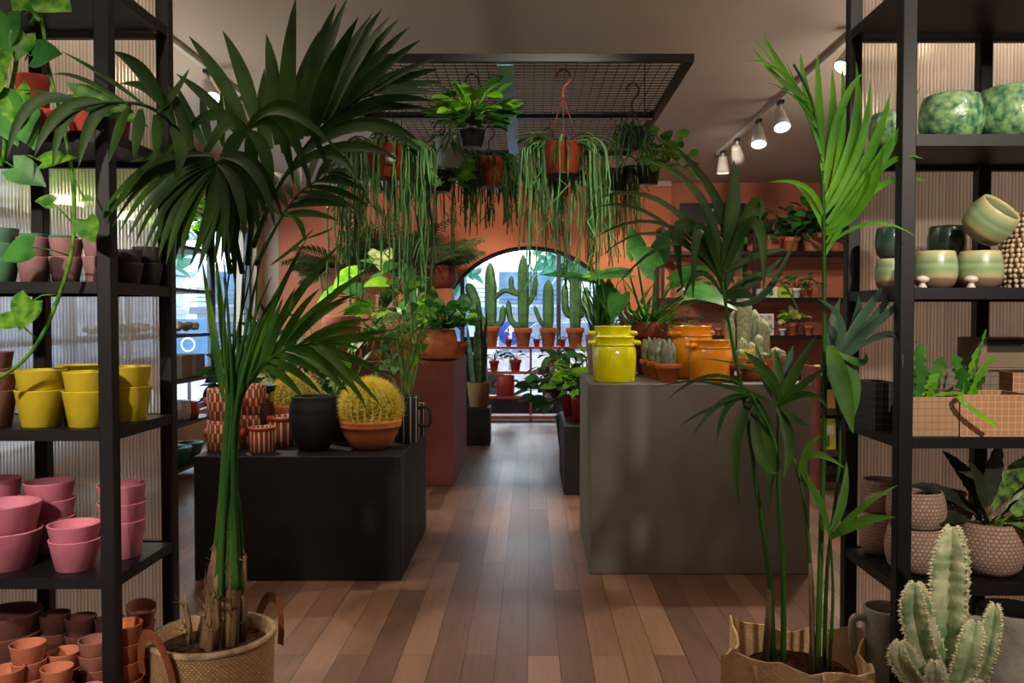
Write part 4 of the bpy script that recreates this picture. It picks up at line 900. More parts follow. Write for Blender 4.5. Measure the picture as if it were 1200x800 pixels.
# ================================================================ low black plinth display
ZP = .667
def cup(name,kind,R,h,mat,px,Y,z,label,cat='pot',group=None,knobs=None,band=None):
    t = thing(name,label,cat,(X(px,Y),Y,z),0,group); pot('body',kind,R,h,mat,(0,0,0),parent=t,n=36)
    if knobs:
        kp, km = knobs
        for sx in (-1,1): MB().sphere((sx*(R+.008),0,h*.55),.024,14,(.75,.9,1.1)).build('knob',km,t)
    return t
REDK = M('brick_red_glaze',(158,62,42),.4); 
g='red and cream patterned pots'
for px,Y,n_ in ((262,4.72,'front'),(292,4.98,'rear')):
    for i in range(2): cup('patterned_pot','cyl',.092,.17,CHECK,px,Y,ZP+i*.172,f'red and cream chequered pot with side knobs, {"upper" if i else "lower"} of {n_} stack','pot',g,knobs=(1,REDK))
t = cup('patterned_cup','cyl',.068,.135,VSTR,306,4.66,ZP,'small red cup with cream vertical stripes in front of chequered pots','cup',g)
MB().lathe([(.069,.118),(.073,.122),(.073,.134),(.066,.137)],32,closed=True).build('rim',REDK,t)
t = cup('patterned_pot','cyl',.095,.165,VSTR,333,4.92,ZP,'wide red pot with cream stripes behind black vase','pot',g,knobs=(1,REDK)); MB().lathe([(.096,.14),(.102,.145),(.102,.163),(.094,.167)],32,closed=True).build('rim',REDK,t)
dv = M('dark_brown_glaze',(58,34,28),.35)
tag(pot('bottle_vase','urn',.05,.24,dv,(X(311,4.97),4.97,ZP)),'dark brown bottle vase behind striped cup','vase')
tag(pot('plate','saucer',.11,.02,M('blue_grey_glaze',(96,120,160),.3),(X(306,5.25),5.25,ZP+.3)),'blue grey plate on dark stand behind patterned pots','plate')
tag(MB().lathe([(.09,0),(.095,.01),(.05,.03),(.05,.27),(.1,.29),(.1,.3),(.0005,.3)],24).build('display_stand',BLACKM,None,(X(306,5.25),5.25,ZP)),'dark round display stand carrying blue grey plate','stand')
BLKV = [M('black_vase',(19,23,23),.65,(14,17,17),5,spec=.3,bump=.25,bscale=22)]
tag(pot('black_vase','urn',.135,.30,BLKV[0],(X(367,4.72),4.72,ZP),n=40),'large matt black urn between the two golden cacti','vase')
bp = thing('potted_plant','tall green stems in black pot behind the large black urn','plant',(X(402,5.1),5.1,ZP)); pot('pot','urn',.135,.27,BLKV[0],(0,0,0),parent=bp,n=36); soil(bp,.1,.24)
for i in range(11):
    a = R_.uniform(0,6.28); d = V((math.cos(a)*.3,math.sin(a)*.3,1)); mb = MB(); st = grow((R_.uniform(-.05,.05),R_.uniform(-.05,.05),.24),d,R_.uniform(.18,.36),.2,4); mb.tube(st,.006,6); leaf(mb,st[-1],d+V((math.cos(a)*.5,math.sin(a)*.5,0)),(-math.cos(a),-math.sin(a),1),.2,.07,'lance',.9); mb.build('leaf',(G_MID,G_LIME,G_PALE)[i%3],bp)
def barrel(px,Y,z,R,label,bowlR,bowlh,mat,spines=1500,zoff=None):
    t = thing('barrel_cactus',label,'cactus',(X(px,Y),Y,z)); pot('bowl','bowl',bowlR,bowlh,mat,(0,0,0),parent=t,n=44); soil(t,bowlR*.9,bowlh*.86)
    cz = bowlh*.9+R*.5; mb = MB(); n = 96; k = 16; vs=[]; fs=[]
    for j in range(k+1):
        ph = PI*j/k
        for i in range(n):
            a = 2*PI*i/n; rr = R*(1-.09*(.5-.5*math.cos(a*24))); vs.append((rr*math.sin(ph)*math.cos(a),rr*math.sin(ph)*math.sin(a),cz-rr*.86*math.cos(ph)))
    for j in range(k):
        for i in range(n): i2=(i+1)%n; fs.append((j*n+i,j*n+i2,(j+1)*n+i2,(j+1)*n+i))
    mb.add(vs,fs,True); mb.build('flesh',G_BARREL,t)
    sp = MB()
    for r in range(24):
        a = 2*PI*r/24
        for q in range(spines//(24*5)):
            ph = PI*(.30+.70*q/(spines//(24*5))) ; p = V((math.sin(ph)*math.cos(a)*R,math.sin(ph)*math.sin(a)*R,cz-R*.86*math.cos(ph))); nn = V((math.sin(ph)*math.cos(a),math.sin(ph)*math.sin(a),-math.cos(ph)))
            for s in range(5 if ph < 2.6 else 8): sp.spine(p,nn+rdir(R_)*.95,R*R_.uniform(.22,.42),R*.011)
    sp.build('spines',SPINE,t); return t
barrel(433.5,4.78,ZP,.155,'round golden barrel cactus in terracotta bowl at front right of black plinth',.17,.165,TERRA,4200)
barrel(346,5.3,ZP,.135,'round golden barrel cactus behind the black urn',.15,.2,TERRA,3000)
# black/white striped pot with papyrus like plant
pp = thing('potted_papyrus','airy papyrus like plant in black and white striped pot','plant',(X(476,5.02),5.02,ZP)); pot('pot','cyl',.072,.27,VSTRB,(0,0,0),parent=pp,n=36); soil(pp,.06,.24)
for sx in (1,): MB().tube(spline([(.07,0,.2),(.13,0,.2),(.135,0,.1),(.07,0,.1)],4),.009,8).build('handle',BLKV[0],pp)
FEATH = leafmat('feathery_leaf',(120,160,96),(70,116,60),scale=14)
for i in range(15):
    a = R_.uniform(0,6.28); d = V((math.cos(a)*.32-.12,math.sin(a)*.2,1)); mb = MB(); st = grow((R_.uniform(-.03,.03),R_.uniform(-.03,.03),.24),d,R_.uniform(.25,.62),.35,6); mb.tube(st,.0055,5)
    for q in range(26):
        e = rdir(R_,-.3,.8); blade(mb,st[-1],e,R_.uniform(.07,.16),.006,.5,3,fold=.1)
    if i%3==0:
        for q in range(3): leaf(mb,st[-2-q%3],rdir(R_,0,.8),rdir(R_,.4,1),.13,.05,'lance',.6)
    mb.build('stem',FEATH if i%4 else G_LIME,pp)
tag(pot('striped_pot','cyl',.06,.2,VSTRB,(X(487,5.3),5.3,ZP),n=32),'black and white striped pot farther right at back of black plinth','pot')
# ================================================================ red plinth display
ZR = 1.036
def bushy(t,c,n,rad,Lf,Wf,kind,mats,zsq=.8,seed=1,stem=True,droop=.5,zmin=-.1):
    rr = random.Random(seed); groups = {}
    for i in range(n):
        d = rdir(rr,zmin,1); k = rr.uniform(.45,1); p = V(c)+V((d.x*rad,d.y*rad,d.z*rad*zsq+rad*.2))*k; mi = rr.randrange(len(mats)); mb = groups.setdefault(mi,MB())
        if stem: mb.tube([V(c)+V((d.x,d.y,0))*rad*.08,V(c).lerp(p,.55)+V((0,0,rad*.12)),p],.0032,4)
        nd = V((d.x,d.y,rr.uniform(-.4,.5))); leaf(mb,p,nd,V((0,-.45,1))+rdir(rr)*.6,Lf*rr.uniform(.75,1.2),Wf*rr.uniform(.8,1.15),kind,droop)
    for mi,mb in groups.items(): mb.build('foliage',mats[mi],t)
def potted(name,label,px,Y,z,kind,R,h,mat,cat='plant',group=None,saucer=False,soilz=.88):
    t = thing(name,label,cat,(X(px,Y),Y,z),0,group); z0 = 0
    if saucer: pot('saucer','saucer',R*1.12,.03,mat,(0,0,0),parent=t); z0 = .012
    pot('pot',kind,R,h,mat,(0,0,z0),parent=t,n=32); soil(t,R*.8,z0+h*soilz); return t
t = potted('potted_pilea','round leaved green plant in large terracotta bowl at front right of red plinth',515,7.3,ZR,'round',.155,.25,TERRA,saucer=True); bushy(t,(.06,0,.27),70,.27,.11,.1,'round',[G_MID,G_LIME,G_MID],.75,3)
tag(pot('terracotta_pot','collar',.085,.15,TERRA,(X(536,7.55),7.55,ZR)),'small empty terracotta pot behind the bowl, right edge of red plinth','pot')
t = potted('potted_plant','pale green spreading plant in terracotta pot left of the bowl on red plinth',480,7.35,ZR,'collar',.13,.22,TERRA); bushy(t,(0,0,.24),46,.3,.17,.08,'lance',[G_PALE,G_MID,G_LIME],.9,4)
t = potted('potted_plant','lime broad leaved plant standing tall at back of red plinth',470,7.9,ZR,'collar',.14,.25,TERRA); bushy(t,(0,0,.35),30,.42,.24,.14,'heart',[G_LIME,G_MID],1.1,5)
t = potted('potted_fern','feathery green fern in terracotta pot in middle of red plinth',437,7.45,ZR,'collar',.14,.24,TERRA)
mb = MB()
for i in range(60): blade(mb,(R_.uniform(-.08,.08),R_.uniform(-.08,.08),.22),rdir(R_,.1,.9),R_.uniform(.25,.45),.018,1.3,6)
mb.build('fronds',G_MID,t)
tag(pot('terracotta_pot','round',.17,.2,TERRA,(X(398,7.3),7.3,ZR),n=36),'large terracotta bowl pot at left of red plinth, lower of two','pot'); tag(pot('terracotta_pot','round',.15,.19,TERRA_L,(X(398,7.3),7.3,ZR+.195),n=36),'terracotta bowl pot at left of red plinth, stacked upper','pot')
t = potted('potted_alocasia','arrow leaved plant with lit lime veins high behind red plinth pots',445,8.15,ZR,'collar',.14,.25,TERRA)
for i,(dx,dz,l) in enumerate([(-.5,1,.6),(.5,1,.62),(.1,1.2,.75),(-.9,.8,.5),(.9,.7,.55)]):
    mb = MB(); st = grow((0,0,.24),(dx*.5,-.15,dz),l,.35,6); mb.tube(st,.008,6); leaf(mb,st[-1],(dx,-.5,-.25),(dx*.3,-.6,.9),.34,.24,'heart',.5); mb.build('leaf',(G_LIME,G_MID,G_PALE)[i%3],t)
# snake plant in basket on narrow black plinth
t = thing('snake_plant','upright snake plant in pale woven basket on narrow black plinth','plant',(X(561,9.45),9.45,Zat(478,9.3)+.001)); pot('basket','plain',.135,.27,SEAG,(0,0,0),parent=t,n=40); soil(t,.115,.24)
for i in range(16):
    a = R_.uniform(0,6.28); r = R_.uniform(0,.08); mb = MB(); l = R_.uniform(.45,.98); pts = grow((r*math.cos(a),r*math.sin(a),.22),(math.cos(a)*.13,math.sin(a)*.13,1),l,-.02,6); mb.ribbon(pts,[.04,.055,.06,.058,.05,.035,.004],(math.cos(a)*.6,-1,0),.3); mb.build('leaf',SNAKE,t)
# tall black box with white round tag behind it
t = thing('black_planter','tall black planter with small white round tag behind red plinth','planter',(X(557,9.75),9.75,0)); mb = MB().box((-.13,-.1,0),(.13,.16,1.18),.006).build('planter_body',BLACKM,t)
MB().lathe([(.03,0),(.0005,.001)],18,(-.02,-.103,.98),Matrix.Rotation(PI/2,3,'X')).build('round_tag',WHITE,t)
# ================================================================ grey plinth display
ZG = 1.041
def honeyjar(px,Y,R,h,mat,label,group,rz=0):
    t = thing('glazed_jar',label,'jar',(X(px,Y),Y,ZG),rz,group)
    MB().lathe([(R*.9,0),(R*.93,.01),(R*.96,h*.15),(R,h*.5),(R*.99,h*.72),(R*.9,h*.8),(R*.88,h*.84),(R*.9,h*.97),(R*.93,h*.985),(R*.91,h),(R*.83,h),(R*.82,h*.9),(R*.9,h*.6),(R*.85,h*.06),(.0005,h*.05)],48).build('body',mat,t)
    for sx in (-1,1): MB().tube(spline([(sx*R*.87,-.03,h*.87),(sx*R*1.08,-.03,h*.86),(sx*R*1.12,0,h*.84),(sx*R*1.08,.03,h*.86),(sx*R*.87,.03,h*.87)],5),.013,10).build('lug',mat,t)
    MB().tube([(R*.93*math.cos(k*PI/20),R*.93*math.sin(k*PI/20),h*.81) for k in range(41)],.004,6).build('ring',mat,t)
g='glazed jars on grey plinth'
honeyjar(720,4.78,.122,.255,YGLOSS,'glossy yellow lugged jar at front left of grey plinth',g); honeyjar(718,5.1,.122,.31,YGLOSS,'glossy yellow lugged jar behind the front yellow jar',g)
honeyjar(832,4.8,.122,.235,AGLOSS,'glossy amber lugged jar at front of grey plinth',g,.35); honeyjar(811,5.1,.125,.31,AGLOSS,'taller glossy amber lugged jar behind the front amber jar',g,.5)
t0=None; g='grey clumping cacti in terracotta pots'
for px,Y,l in ((783,4.76,'nearest of the row of grey clumping cacti beside yellow jar'),(773,4.99,'middle of the row of grey clumping cacti beside yellow jar'),(764,5.22,'farthest of the row of grey clumping cacti beside yellow jar')):
    t = potted('clumping_cactus',l,px,Y,ZG,'collar',.074,.105,TERRA,'cactus',g)
    for i in range(12):
        a = R_.uniform(0,6.28); r = .05*math.sqrt(R_.random()); hh = R_.uniform(.09,.155); p = V((r*math.cos(a),r*math.sin(a),.09)); mb = MB(); top = p+V((r*math.cos(a)*.35,r*math.sin(a)*.3,hh))
        pts = [p.lerp(top,k/7) for k in range(8)]; mb.tube(pts,[.017,.021,.022,.022,.021,.019,.014,.004],20,ribs=10,depth=.2); mb.build('column',G_CACTG,t)
def column_cactus(t,p,h,r,mat,ribs=12,lean=(0,0),depth=.16):
    p = V(p); n = 12; pts = [p+V((lean[0]*(k/n)**1.5,lean[1]*(k/n),h*k/n)) for k in range(n+1)]; rad = [r*(.85+.15*min(1,k/3)) if k < n-2 else r*(.9,.66,.12)[k-n+2] for k in range(n+1)]
    mb = MB(); mb.tube(pts,rad,ribs*3,ribs=ribs,depth=depth); return mb.build('column',mat,t)
t = potted('column_cactus','tall pale woolly cactus cluster in terracotta bowl behind amber jar',872,5.12,ZG,'bowl',.15,.13,TERRA,'cactus')
for x,y,h,r in ((.0,.02,.42,.052),(-.085,0,.26,.034),(.075,.05,.31,.036),(.115,0,.25,.04),(-.03,-.07,.14,.03),(.07,-.06,.16,.032),(-.05,.06,.3,.034)): column_cactus(t,(x,y,.1),h,r,G_CACTP)
barrel(880,4.86,ZG,.062,'small golden barrel cactus in terracotta pot right of amber jar',.085,.1,TERRA,700)
t = thing('cactus_trough','terracotta trough of mixed small cacti at right of grey plinth','planter',(X(889,4.95),4.95,ZG)); w=.155; d=.075; h=.125
mb = MB(); vs=[]; fs=[]
for z,k in ((0,.86),(h*.8,.98),(h*.8,1.04),(h,1.04),(h,.94),(h*.7,.9)): vs += [(-w*k,-d*k,z),(w*k,-d*k,z),(w*k,d*k,z),(-w*k,d*k,z)]
for l in range(5):
    for k in range(4): fs.append((l*4+k,l*4+(k+1)%4,(l+1)*4+(k+1)%4,(l+1)*4+k))
fs += [(3,2,1,0),(20,21,22,23)]; mb.add(vs,fs).build('trough',TERRA,t)
for i,(x,hh,r) in enumerate([(-.11,.09,.035),(-.04,.13,.03),(.03,.07,.036),(.1,.1,.034)]): column_cactus(t,(x,0,h*.7),hh,r,(G_CACT,G_CACTP)[i%2],10)
for px,Y,l,mk in ((897,5.25,'round green cactus in small terracotta pot at back right of grey plinth',0),(910,4.98,'squat grey green cactus in terracotta pot at right end of grey plinth',1),(888,5.42,'dark green cactus in terracotta pot behind cactus trough',0)):
    t = potted('small_cactus',l,px,Y,ZG,'collar',.062,.1,TERRA,'cactus','small cacti at right of grey plinth')
    for i in range(4): column_cactus(t,(R_.uniform(-.035,.035),R_.uniform(-.03,.03),.08),R_.uniform(.05,.11),.03,(G_CACT,G_CACTG)[mk],10)
t = thing('tagged_pot','squat terracotta pot with small white label right of amber jar','pot',(X(862,4.76),4.76,ZG)); pot('pot','collar',.055,.1,TERRA_D,(0,0,0),parent=t); MB().box((-.018,-.0555,.04),(.018,-.053,.062)).build('label_tag',WHITE,t)
# big alocasia in wide pot at the back of the plinth, with neighbours
t = potted('potted_alocasia','large arrow leaved alocasia in wide terracotta pot behind the jars',761,5.44,ZG,'collar',.118,.33,TERRA_D); AB = V(t.location)
def bigleaf(mats,px0,px1,dirpx,Lf,Wf,kind,Yl,nrm,m,droop=.35):
    p = V((R_.uniform(-.03,.03),0,.3)); e = W(px1[0],px1[1],Yl)-AB; mid = W(px0[0],px0[1],(Yl+5.44)/2)-AB; mb = MB(); mb.tube(bez(p,mid,e,8),[.011,.011,.01,.009,.008,.007,.006,.005,.005],7); leaf(mb,e,V(dirpx),V(nrm),Lf,Wf,kind,droop); mb.build('leaf',m,t)
bigleaf(0,(745,350),(738,322),(-1,-.3,.05),.3,.16,'heart',5.2,(0,-.5,1),G_MID); bigleaf(0,(770,340),(766,315),(-.6,-.3,.6),.22,.2,'heart',5.3,(.2,-1,.4),G_MID); bigleaf(0,(790,350),(806,342),(1,-.5,-.1),.32,.2,'heart',5.1,(0,-.6,1),G_MID,.5); bigleaf(0,(742,370),(728,345),(-.4,-.5,-.8),.2,.13,'heart',5.2,(-.3,-1,.3),G_MID)
bigleaf(0,(775,360),(782,335),(.9,-.2,.7),.24,.07,'lance',5.3,(0,-1,.5),G_PALE); bigleaf(0,(750,330),(746,300),(-.2,-.1,1),.2,.15,'heart',5.4,(.4,-1,.2),G_MID); bigleaf(0,(770,380),(800,352),(1,-.1,.4),.26,.09,'lance',5.4,(0,-.6,1),G_LIME)
bigleaf(0,(748,345),(728,325),(-1,-.3,.2),.26,.13,'lance',5.35,(0,-.6,1),G_LIME); bigleaf(0,(765,335),(770,305),(.3,-.2,1),.22,.14,'heart',5.5,(-.3,-1,.2),G_DARK); bigleaf(0,(775,350),(790,330),(.8,-.3,.5),.25,.14,'heart',5.25,(.2,-.8,.8),G_MID)
mb = MB()
for i in range(46): blade(mb,(R_.uniform(-.06,.06),R_.uniform(-.06,.06),.3),rdir(R_,.25,.95),R_.uniform(.18,.42),.024,.8,6)
mb.build('strap_leaves',G_MID,t)
t = potted('potted_yucca','tall grassy plant in mauve pot behind the yellow jars',704,5.45,ZG,'plain',.1,.25,MAUVE)
for m in (G_GRASS,G_MID):
    mb = MB()
    for i in range(45): blade(mb,(R_.uniform(-.05,.05),R_.uniform(-.05,.05),.22),V((R_.uniform(-.4,.4),R_.uniform(-.4,.4),1)),R_.uniform(.2,.5),.016,.8,6)
    mb.build('blades',m,t)
mb = MB(); st = [(0,0,.22),(-.02,-.05,.4),(.01,-.1,.56)]; mb.tube(st,.008,6); leaf(mb,st[-1],(-.9,-.2,.3),(0,-.5,1),.42,.12,'lance',.3); leaf(mb,st[-1],(.25,-.3,-1),(0,-1,.1),.22,.12,'heart',.1); mb.build('leaf',G_MID,t)
t = potted('potted_palm','small spiky palm with feathery crown standing behind alocasia, right of window',742,6.1,0,'collar',.16,.3,TERRA_D)
tr = MB().tube([(0,0,.26),(.01,0,.8),(0,.02,1.35)],[.05,.045,.05],10).build('trunk',FIBRE,t); mb = MB()
for i in range(90): blade(mb,(0,.02,1.33),rdir(R_,-.2,.95),R_.uniform(.3,.52),.02,.7,5)
mb.build('fronds',G_CYC,t)
# low plinth plants
for px,Y,R,h,mats,l,k,n in ((684,7.0,.11,.2,[G_MID,G_LIME],'green leafy plant in dark red pot on low dark plinth','oval',50),(670,7.4,.09,.18,[M('burgundy_leaf',(78,40,40),.4,(40,26,26),8,trans=.15),G_DARK],'burgundy leaved plant on low dark plinth','lance',60),(690,7.55,.1,.25,[G_LIME,G_MID],'taller lime plant at back of low dark plinth','oval',60)):
    t = potted('potted_plant',l,px,Y,.5435,'plain',R,h,REDPOT); bushy(t,(0,0,h+.03),n,.24,.13,.08,k,mats,1.1,int(px))
t = potted('potted_plant','broad green plant spreading before window shelf, right side',668,9.2,0,'plain',.16,.35,BLACKP)
bushy(t,(0,0,.45),60,.5,.22,.12,'lance',[G_MID,G_DARK],1.1,77)
# ================================================================ shelf of cacti before the arched window
REDM = M('red_oxide_metal',(168,74,58),.55,(150,62,48),6)
YS = 11.55; sx0, sx1 = X(568,YS), X(708,YS)
sh = thing('window_shelf','red metal shelf of potted cacti standing before the arched window','shelf',(sx0,YS,0)); wS = sx1-sx0
ZW = [Zat(489.5,YS)+.04,Zat(463,YS),Zat(434.5,YS),Zat(405.5,YS)]
for i,z in enumerate(ZW): MB().box((0,-.11,z-.035),(wS,.11,z)).build('shelf_board',REDM,sh)
for x in (.0,X(622,YS)-sx0-.015,wS-.03): MB().box((x,-.02,0),(x+.03,.02,ZW[3]-.036)).build('post',REDM,sh)
def sill(px,Y,z,R,h,mat,label,grp,name='window_cactus',cat='cactus'):
    return potted(name,label,px,Y,z,'collar',R,h,mat,cat,grp)
g='cacti on top of window shelf'; zt_ = ZW[3]
def arm(t,p0,pts,r,mat=G_CACT,ribs=6):
    pp = spline([V(p0)]+[V(q) for q in pts],5); m=len(pp); MB().tube(pp,[r*(.8+.2*min(1,k/3)) if k < m-2 else r*(.75,.2)[k-m+2] for k in range(m)],ribs*3,ribs=ribs,depth=.3).build('arm',mat,t)
t = sill(574,YS,zt_,.14,.27,TERRA,'broad many armed cactus in terracotta pot, leftmost on window shelf',g)
for x,h,l in ((.02,.75,0),(.0,.9,.05)): column_cactus(t,(x,l,.24),h,.075,G_CACT,7,depth=.3)
arm(t,(-.03,0,.24),[(-.16,0,.4),(-.2,0,.62),(-.3,0,.85)],.07); arm(t,(-.05,0,.26),[(-.22,-.03,.5),(-.34,0,.66),(-.42,0,.5)],.06); arm(t,(.05,0,.26),[(.16,0,.34),(.18,0,.55)],.045); arm(t,(.03,0,.6),[(.2,-.05,.75),(.4,-.06,.68)],.035)
t = sill(613,YS,zt_,.125,.25,TERRA,'tallest candelabra cactus in terracotta pot on window shelf',g); column_cactus(t,(0,0,.22),1.02,.08,G_CACT,7,depth=.3); arm(t,(-.05,0,.26),[(-.17,0,.36),(-.2,0,.62)],.04); arm(t,(-.05,0,.7),[(-.15,0,.78),(-.16,0,.95)],.035); arm(t,(.05,0,.55),[(.14,0,.7),(.17,0,.95)],.035)
t = sill(642.5,YS,zt_,.12,.25,TERRA,'slender single cactus in terracotta pot, third on window shelf',g); column_cactus(t,(0,0,.22),.68,.075,G_CACT,6,depth=.3); arm(t,(-.05,0,.25),[(-.12,0,.36),(-.19,0,.55)],.03)
t = sill(674,YS,zt_,.125,.25,TERRA,'thick forked cactus in terracotta pot, right end of window shelf',g); column_cactus(t,(0,0,.22),.85,.085,G_CACT,7,depth=.3); arm(t,(.05,0,.4),[(.13,0,.5),(.15,0,.8)],.05); arm(t,(-.05,0,.4),[(-.13,0,.5),(-.14,0,.85)],.05)
g='small red potted succulents on window shelf'
for px,l in ((596,'between broad and tallest cactus'),(629,'between tallest and slender cactus'),(659,'between slender and forked cactus')):
    t = sill(px,YS-.05,zt_,.05,.1,REDPOT,f'tiny succulent in red pot {l}',g,'small_succulent','plant'); bushy(t,(0,0,.1),14,.07,.06,.022,'lance',[G_DARK],1.2,px,False)
g='red pots on middle of window shelf'
for px,z,R,h,l,n in ((579,ZW[2],.07,.14,'small plant in red pot at left of middle window shelf',16),(604,ZW[2],.085,.155,'squat trailing plant in red pot on middle window shelf',16),(646,ZW[2],.085,.19,'leafy plant in red pot right of shelf post, middle window shelf',30),(640,ZW[1],.075,.16,'bushy plant in red pot right of shelf post, lower window shelf',40)):
    t = sill(px,YS,z,R,h,REDPOT,l,g,'potted_plant','plant'); bushy(t,(0,0,h),n,.16,.1,.04,'lance',[G_MID,G_DARK],.9,px)
t = thing('red_bucket','large red bucket pot with side handles on lower window shelf','pot',(X(592,YS),YS,ZW[1])); pot('body','cyl',.125,.27,REDPOT,(0,0,0),parent=t)
for s in (-1,1): MB().tube(spline([(s*.12,0,.2),(s*.17,0,.19),(s*.17,0,.13),(s*.12,0,.12)],4),.014,8).build('handle',BLACKP,t)
# ================================================================ cycads on tall wall pedestals around the arch
def cycad(px,py,Y,R,h,n,ln,label,seed,spread=(-.1,.9),pedestal=None):
    z = Zat(py,Y); x = X(px,Y)
    tag(MB().box((-.22,-.16,0),(.22,.16,z-.001),.01).build('pedestal',ORANGE,None,(x,Y,0)),pedestal,'pedestal','terracotta coloured wall pedestals')
    t = potted('potted_cycad',label,px,Y,z,'round',R,h,TERRA_D); rr = random.Random(seed)
    for i in range(n):
        a = 2*PI*i/n+rr.uniform(-.2,.2); d = V((math.cos(a)*1.1,math.sin(a)*.6,rr.uniform(*spread))); pts = grow((0,0,h),d,ln*rr.uniform(.8,1.1),.55,10); mb = MB(); mb.tube(pts,[.009*(1-.07*k) for k in range(11)],5)
        for k in range(2,11):
            for q in (0,.5):
                p = pts[k-1].lerp(pts[k],q); T = (pts[k]-pts[k-1]).normalized(); S = T.cross(V((0,-.6,.8))).normalized()
                for s in (-1,1): blade(mb,p,T*.8+S*s,ln*.34*math.sin(PI*min(.95,k/11+.1))+.04,.03,.3,3,nrm=(0,-.6,.8))
        mb.build('frond',G_CYC,t)
cycad(400,345,11.2,.26,.34,15,.8,'dusty green cycad in terracotta bowl at left of orange wall',1,(.0,.9),'terracotta pedestal against back wall under leftmost cycad')
cycad(463,345,11.05,.24,.34,11,.95,'tall dusty cycad behind left hanging plant on orange wall',2,(.4,1.6),'terracotta pedestal against back wall under middle cycad')
cycad(512,338,11.45,.28,.3,10,.75,'dusty cycad in wide terracotta bowl at left shoulder of arched window',3,(.25,1.0),'terracotta pedestal against back wall beside arched window')
# ================================================================ hanging mesh grid and its plants
ZH = 2.865; gx0, gx1, gy0, gy1, gym = X(367,4.93), X(812,4.93), 4.93, 7.8, 6.33
GRM = M('black_mesh_wire',(34,32,32),.5); CHAN = M('blue_lit_channel',(150,190,228),.4,(136,176,216),4,metal=.2)  # channel: blue window reflection painted into its base colour
gr = thing('hanging_mesh_grid','black wire mesh grid hung under ceiling carrying the hanging plants','ceiling grid',(gx0,gy0,ZH)); gw, gl = gx1-gx0, gy1-gy0
mb = MB().box((0,0,0),(gw,.036,.045)).box((0,gl-.045,0),(gw,gl,.045)).box((0,.045,0),(.045,gl-.045,.045)).box((gw-.045,.045,0),(gw,gl-.045,.045)); mb.build('frame',BLACKM,gr)
xm = X(592,4.93)-gx0; ym = gym-gy0
MB().box((.045,ym-.03,0),(gw-.045,ym,.045)).build('cross_beam',BLACKM,gr); MB().box((.045,ym+.002,-.001),(gw-.045,ym+.03,.03)).build('cross_channel',CHAN,gr); MB().box((xm-.045,.046,-.006),(xm+.045,gl-.046,.05)).build('centre_channel',CHAN,gr)
for (a0,a1) in ((.045,xm-.046),(xm+.046,gw-.045)):
    for (b0,b1) in ((.045,ym-.031),(ym+.031,gl-.045)):
        mb = MB(); nx = int((a1-a0)/.062); ny = int((b1-b0)/.062)
        for i in range(1,nx): x = a0+(a1-a0)*i/nx; mb.box((x-.0024,b0,.018),(x+.0024,b1,.023))
        for i in range(1,ny): y = b0+(b1-b0)*i/ny; mb.box((a0,y-.0024,.023),(a1,y+.0024,.028))
        mb.build('wire_mesh',GRM,gr)
for x in (.1,gw-.1):
    for y in (1.38,gl-.1): MB().tube([(x,y,.04),(x,y,ZC-ZH)],.004,6).build('suspension_rod',BLACKM,gr)
def hang(name,label,px,py,Y,R,h,mat,hook=True,wires=3,hookcol=None,kind='plain',group='hanging planters under the mesh grid',saucer=False):
    """py: centre of the pot; hung from the grid straight above"""
    c = W(px,py,Y); t = thing(name,label,'hanging plant',(c.x,Y,c.z-h/2),0,group); pot('pot',kind,R,h,mat,(0,0,0),parent=t,n=30); soil(t,R*.88,h*.86)
    if saucer: pot('saucer','saucer',R*.86,.03,PLASTIC,(0,0,-.018),parent=t)
    top = ZH+.02-(c.z-h/2); hk = min(top-.15,h+.45); cm = hookcol or PLASTIC; mb = MB()
    for k in range(wires):
        a = 2*PI*k/wires+.5; mb.tube([(R*.94*math.cos(a),R*.94*math.sin(a),h*.95),(0,0,hk)],.0035,5)
    mb.build('hanger',cm,t)
    pts = [(0,0,hk-.01),(0,0,top-.1),(.036,0,top-.06),(.038,0,top-.015),(0,0,top+.016),(-.034,0,top-.012),(-.036,0,top-.04)]
    if top-hk < .08: pts = [(0,0,hk-.01),(0,0,top+.008)]
    MB().tube(spline(pts,4) if len(pts)>2 else pts,.008 if hookcol else .005,6).build('hook',cm,t)
    return t,h
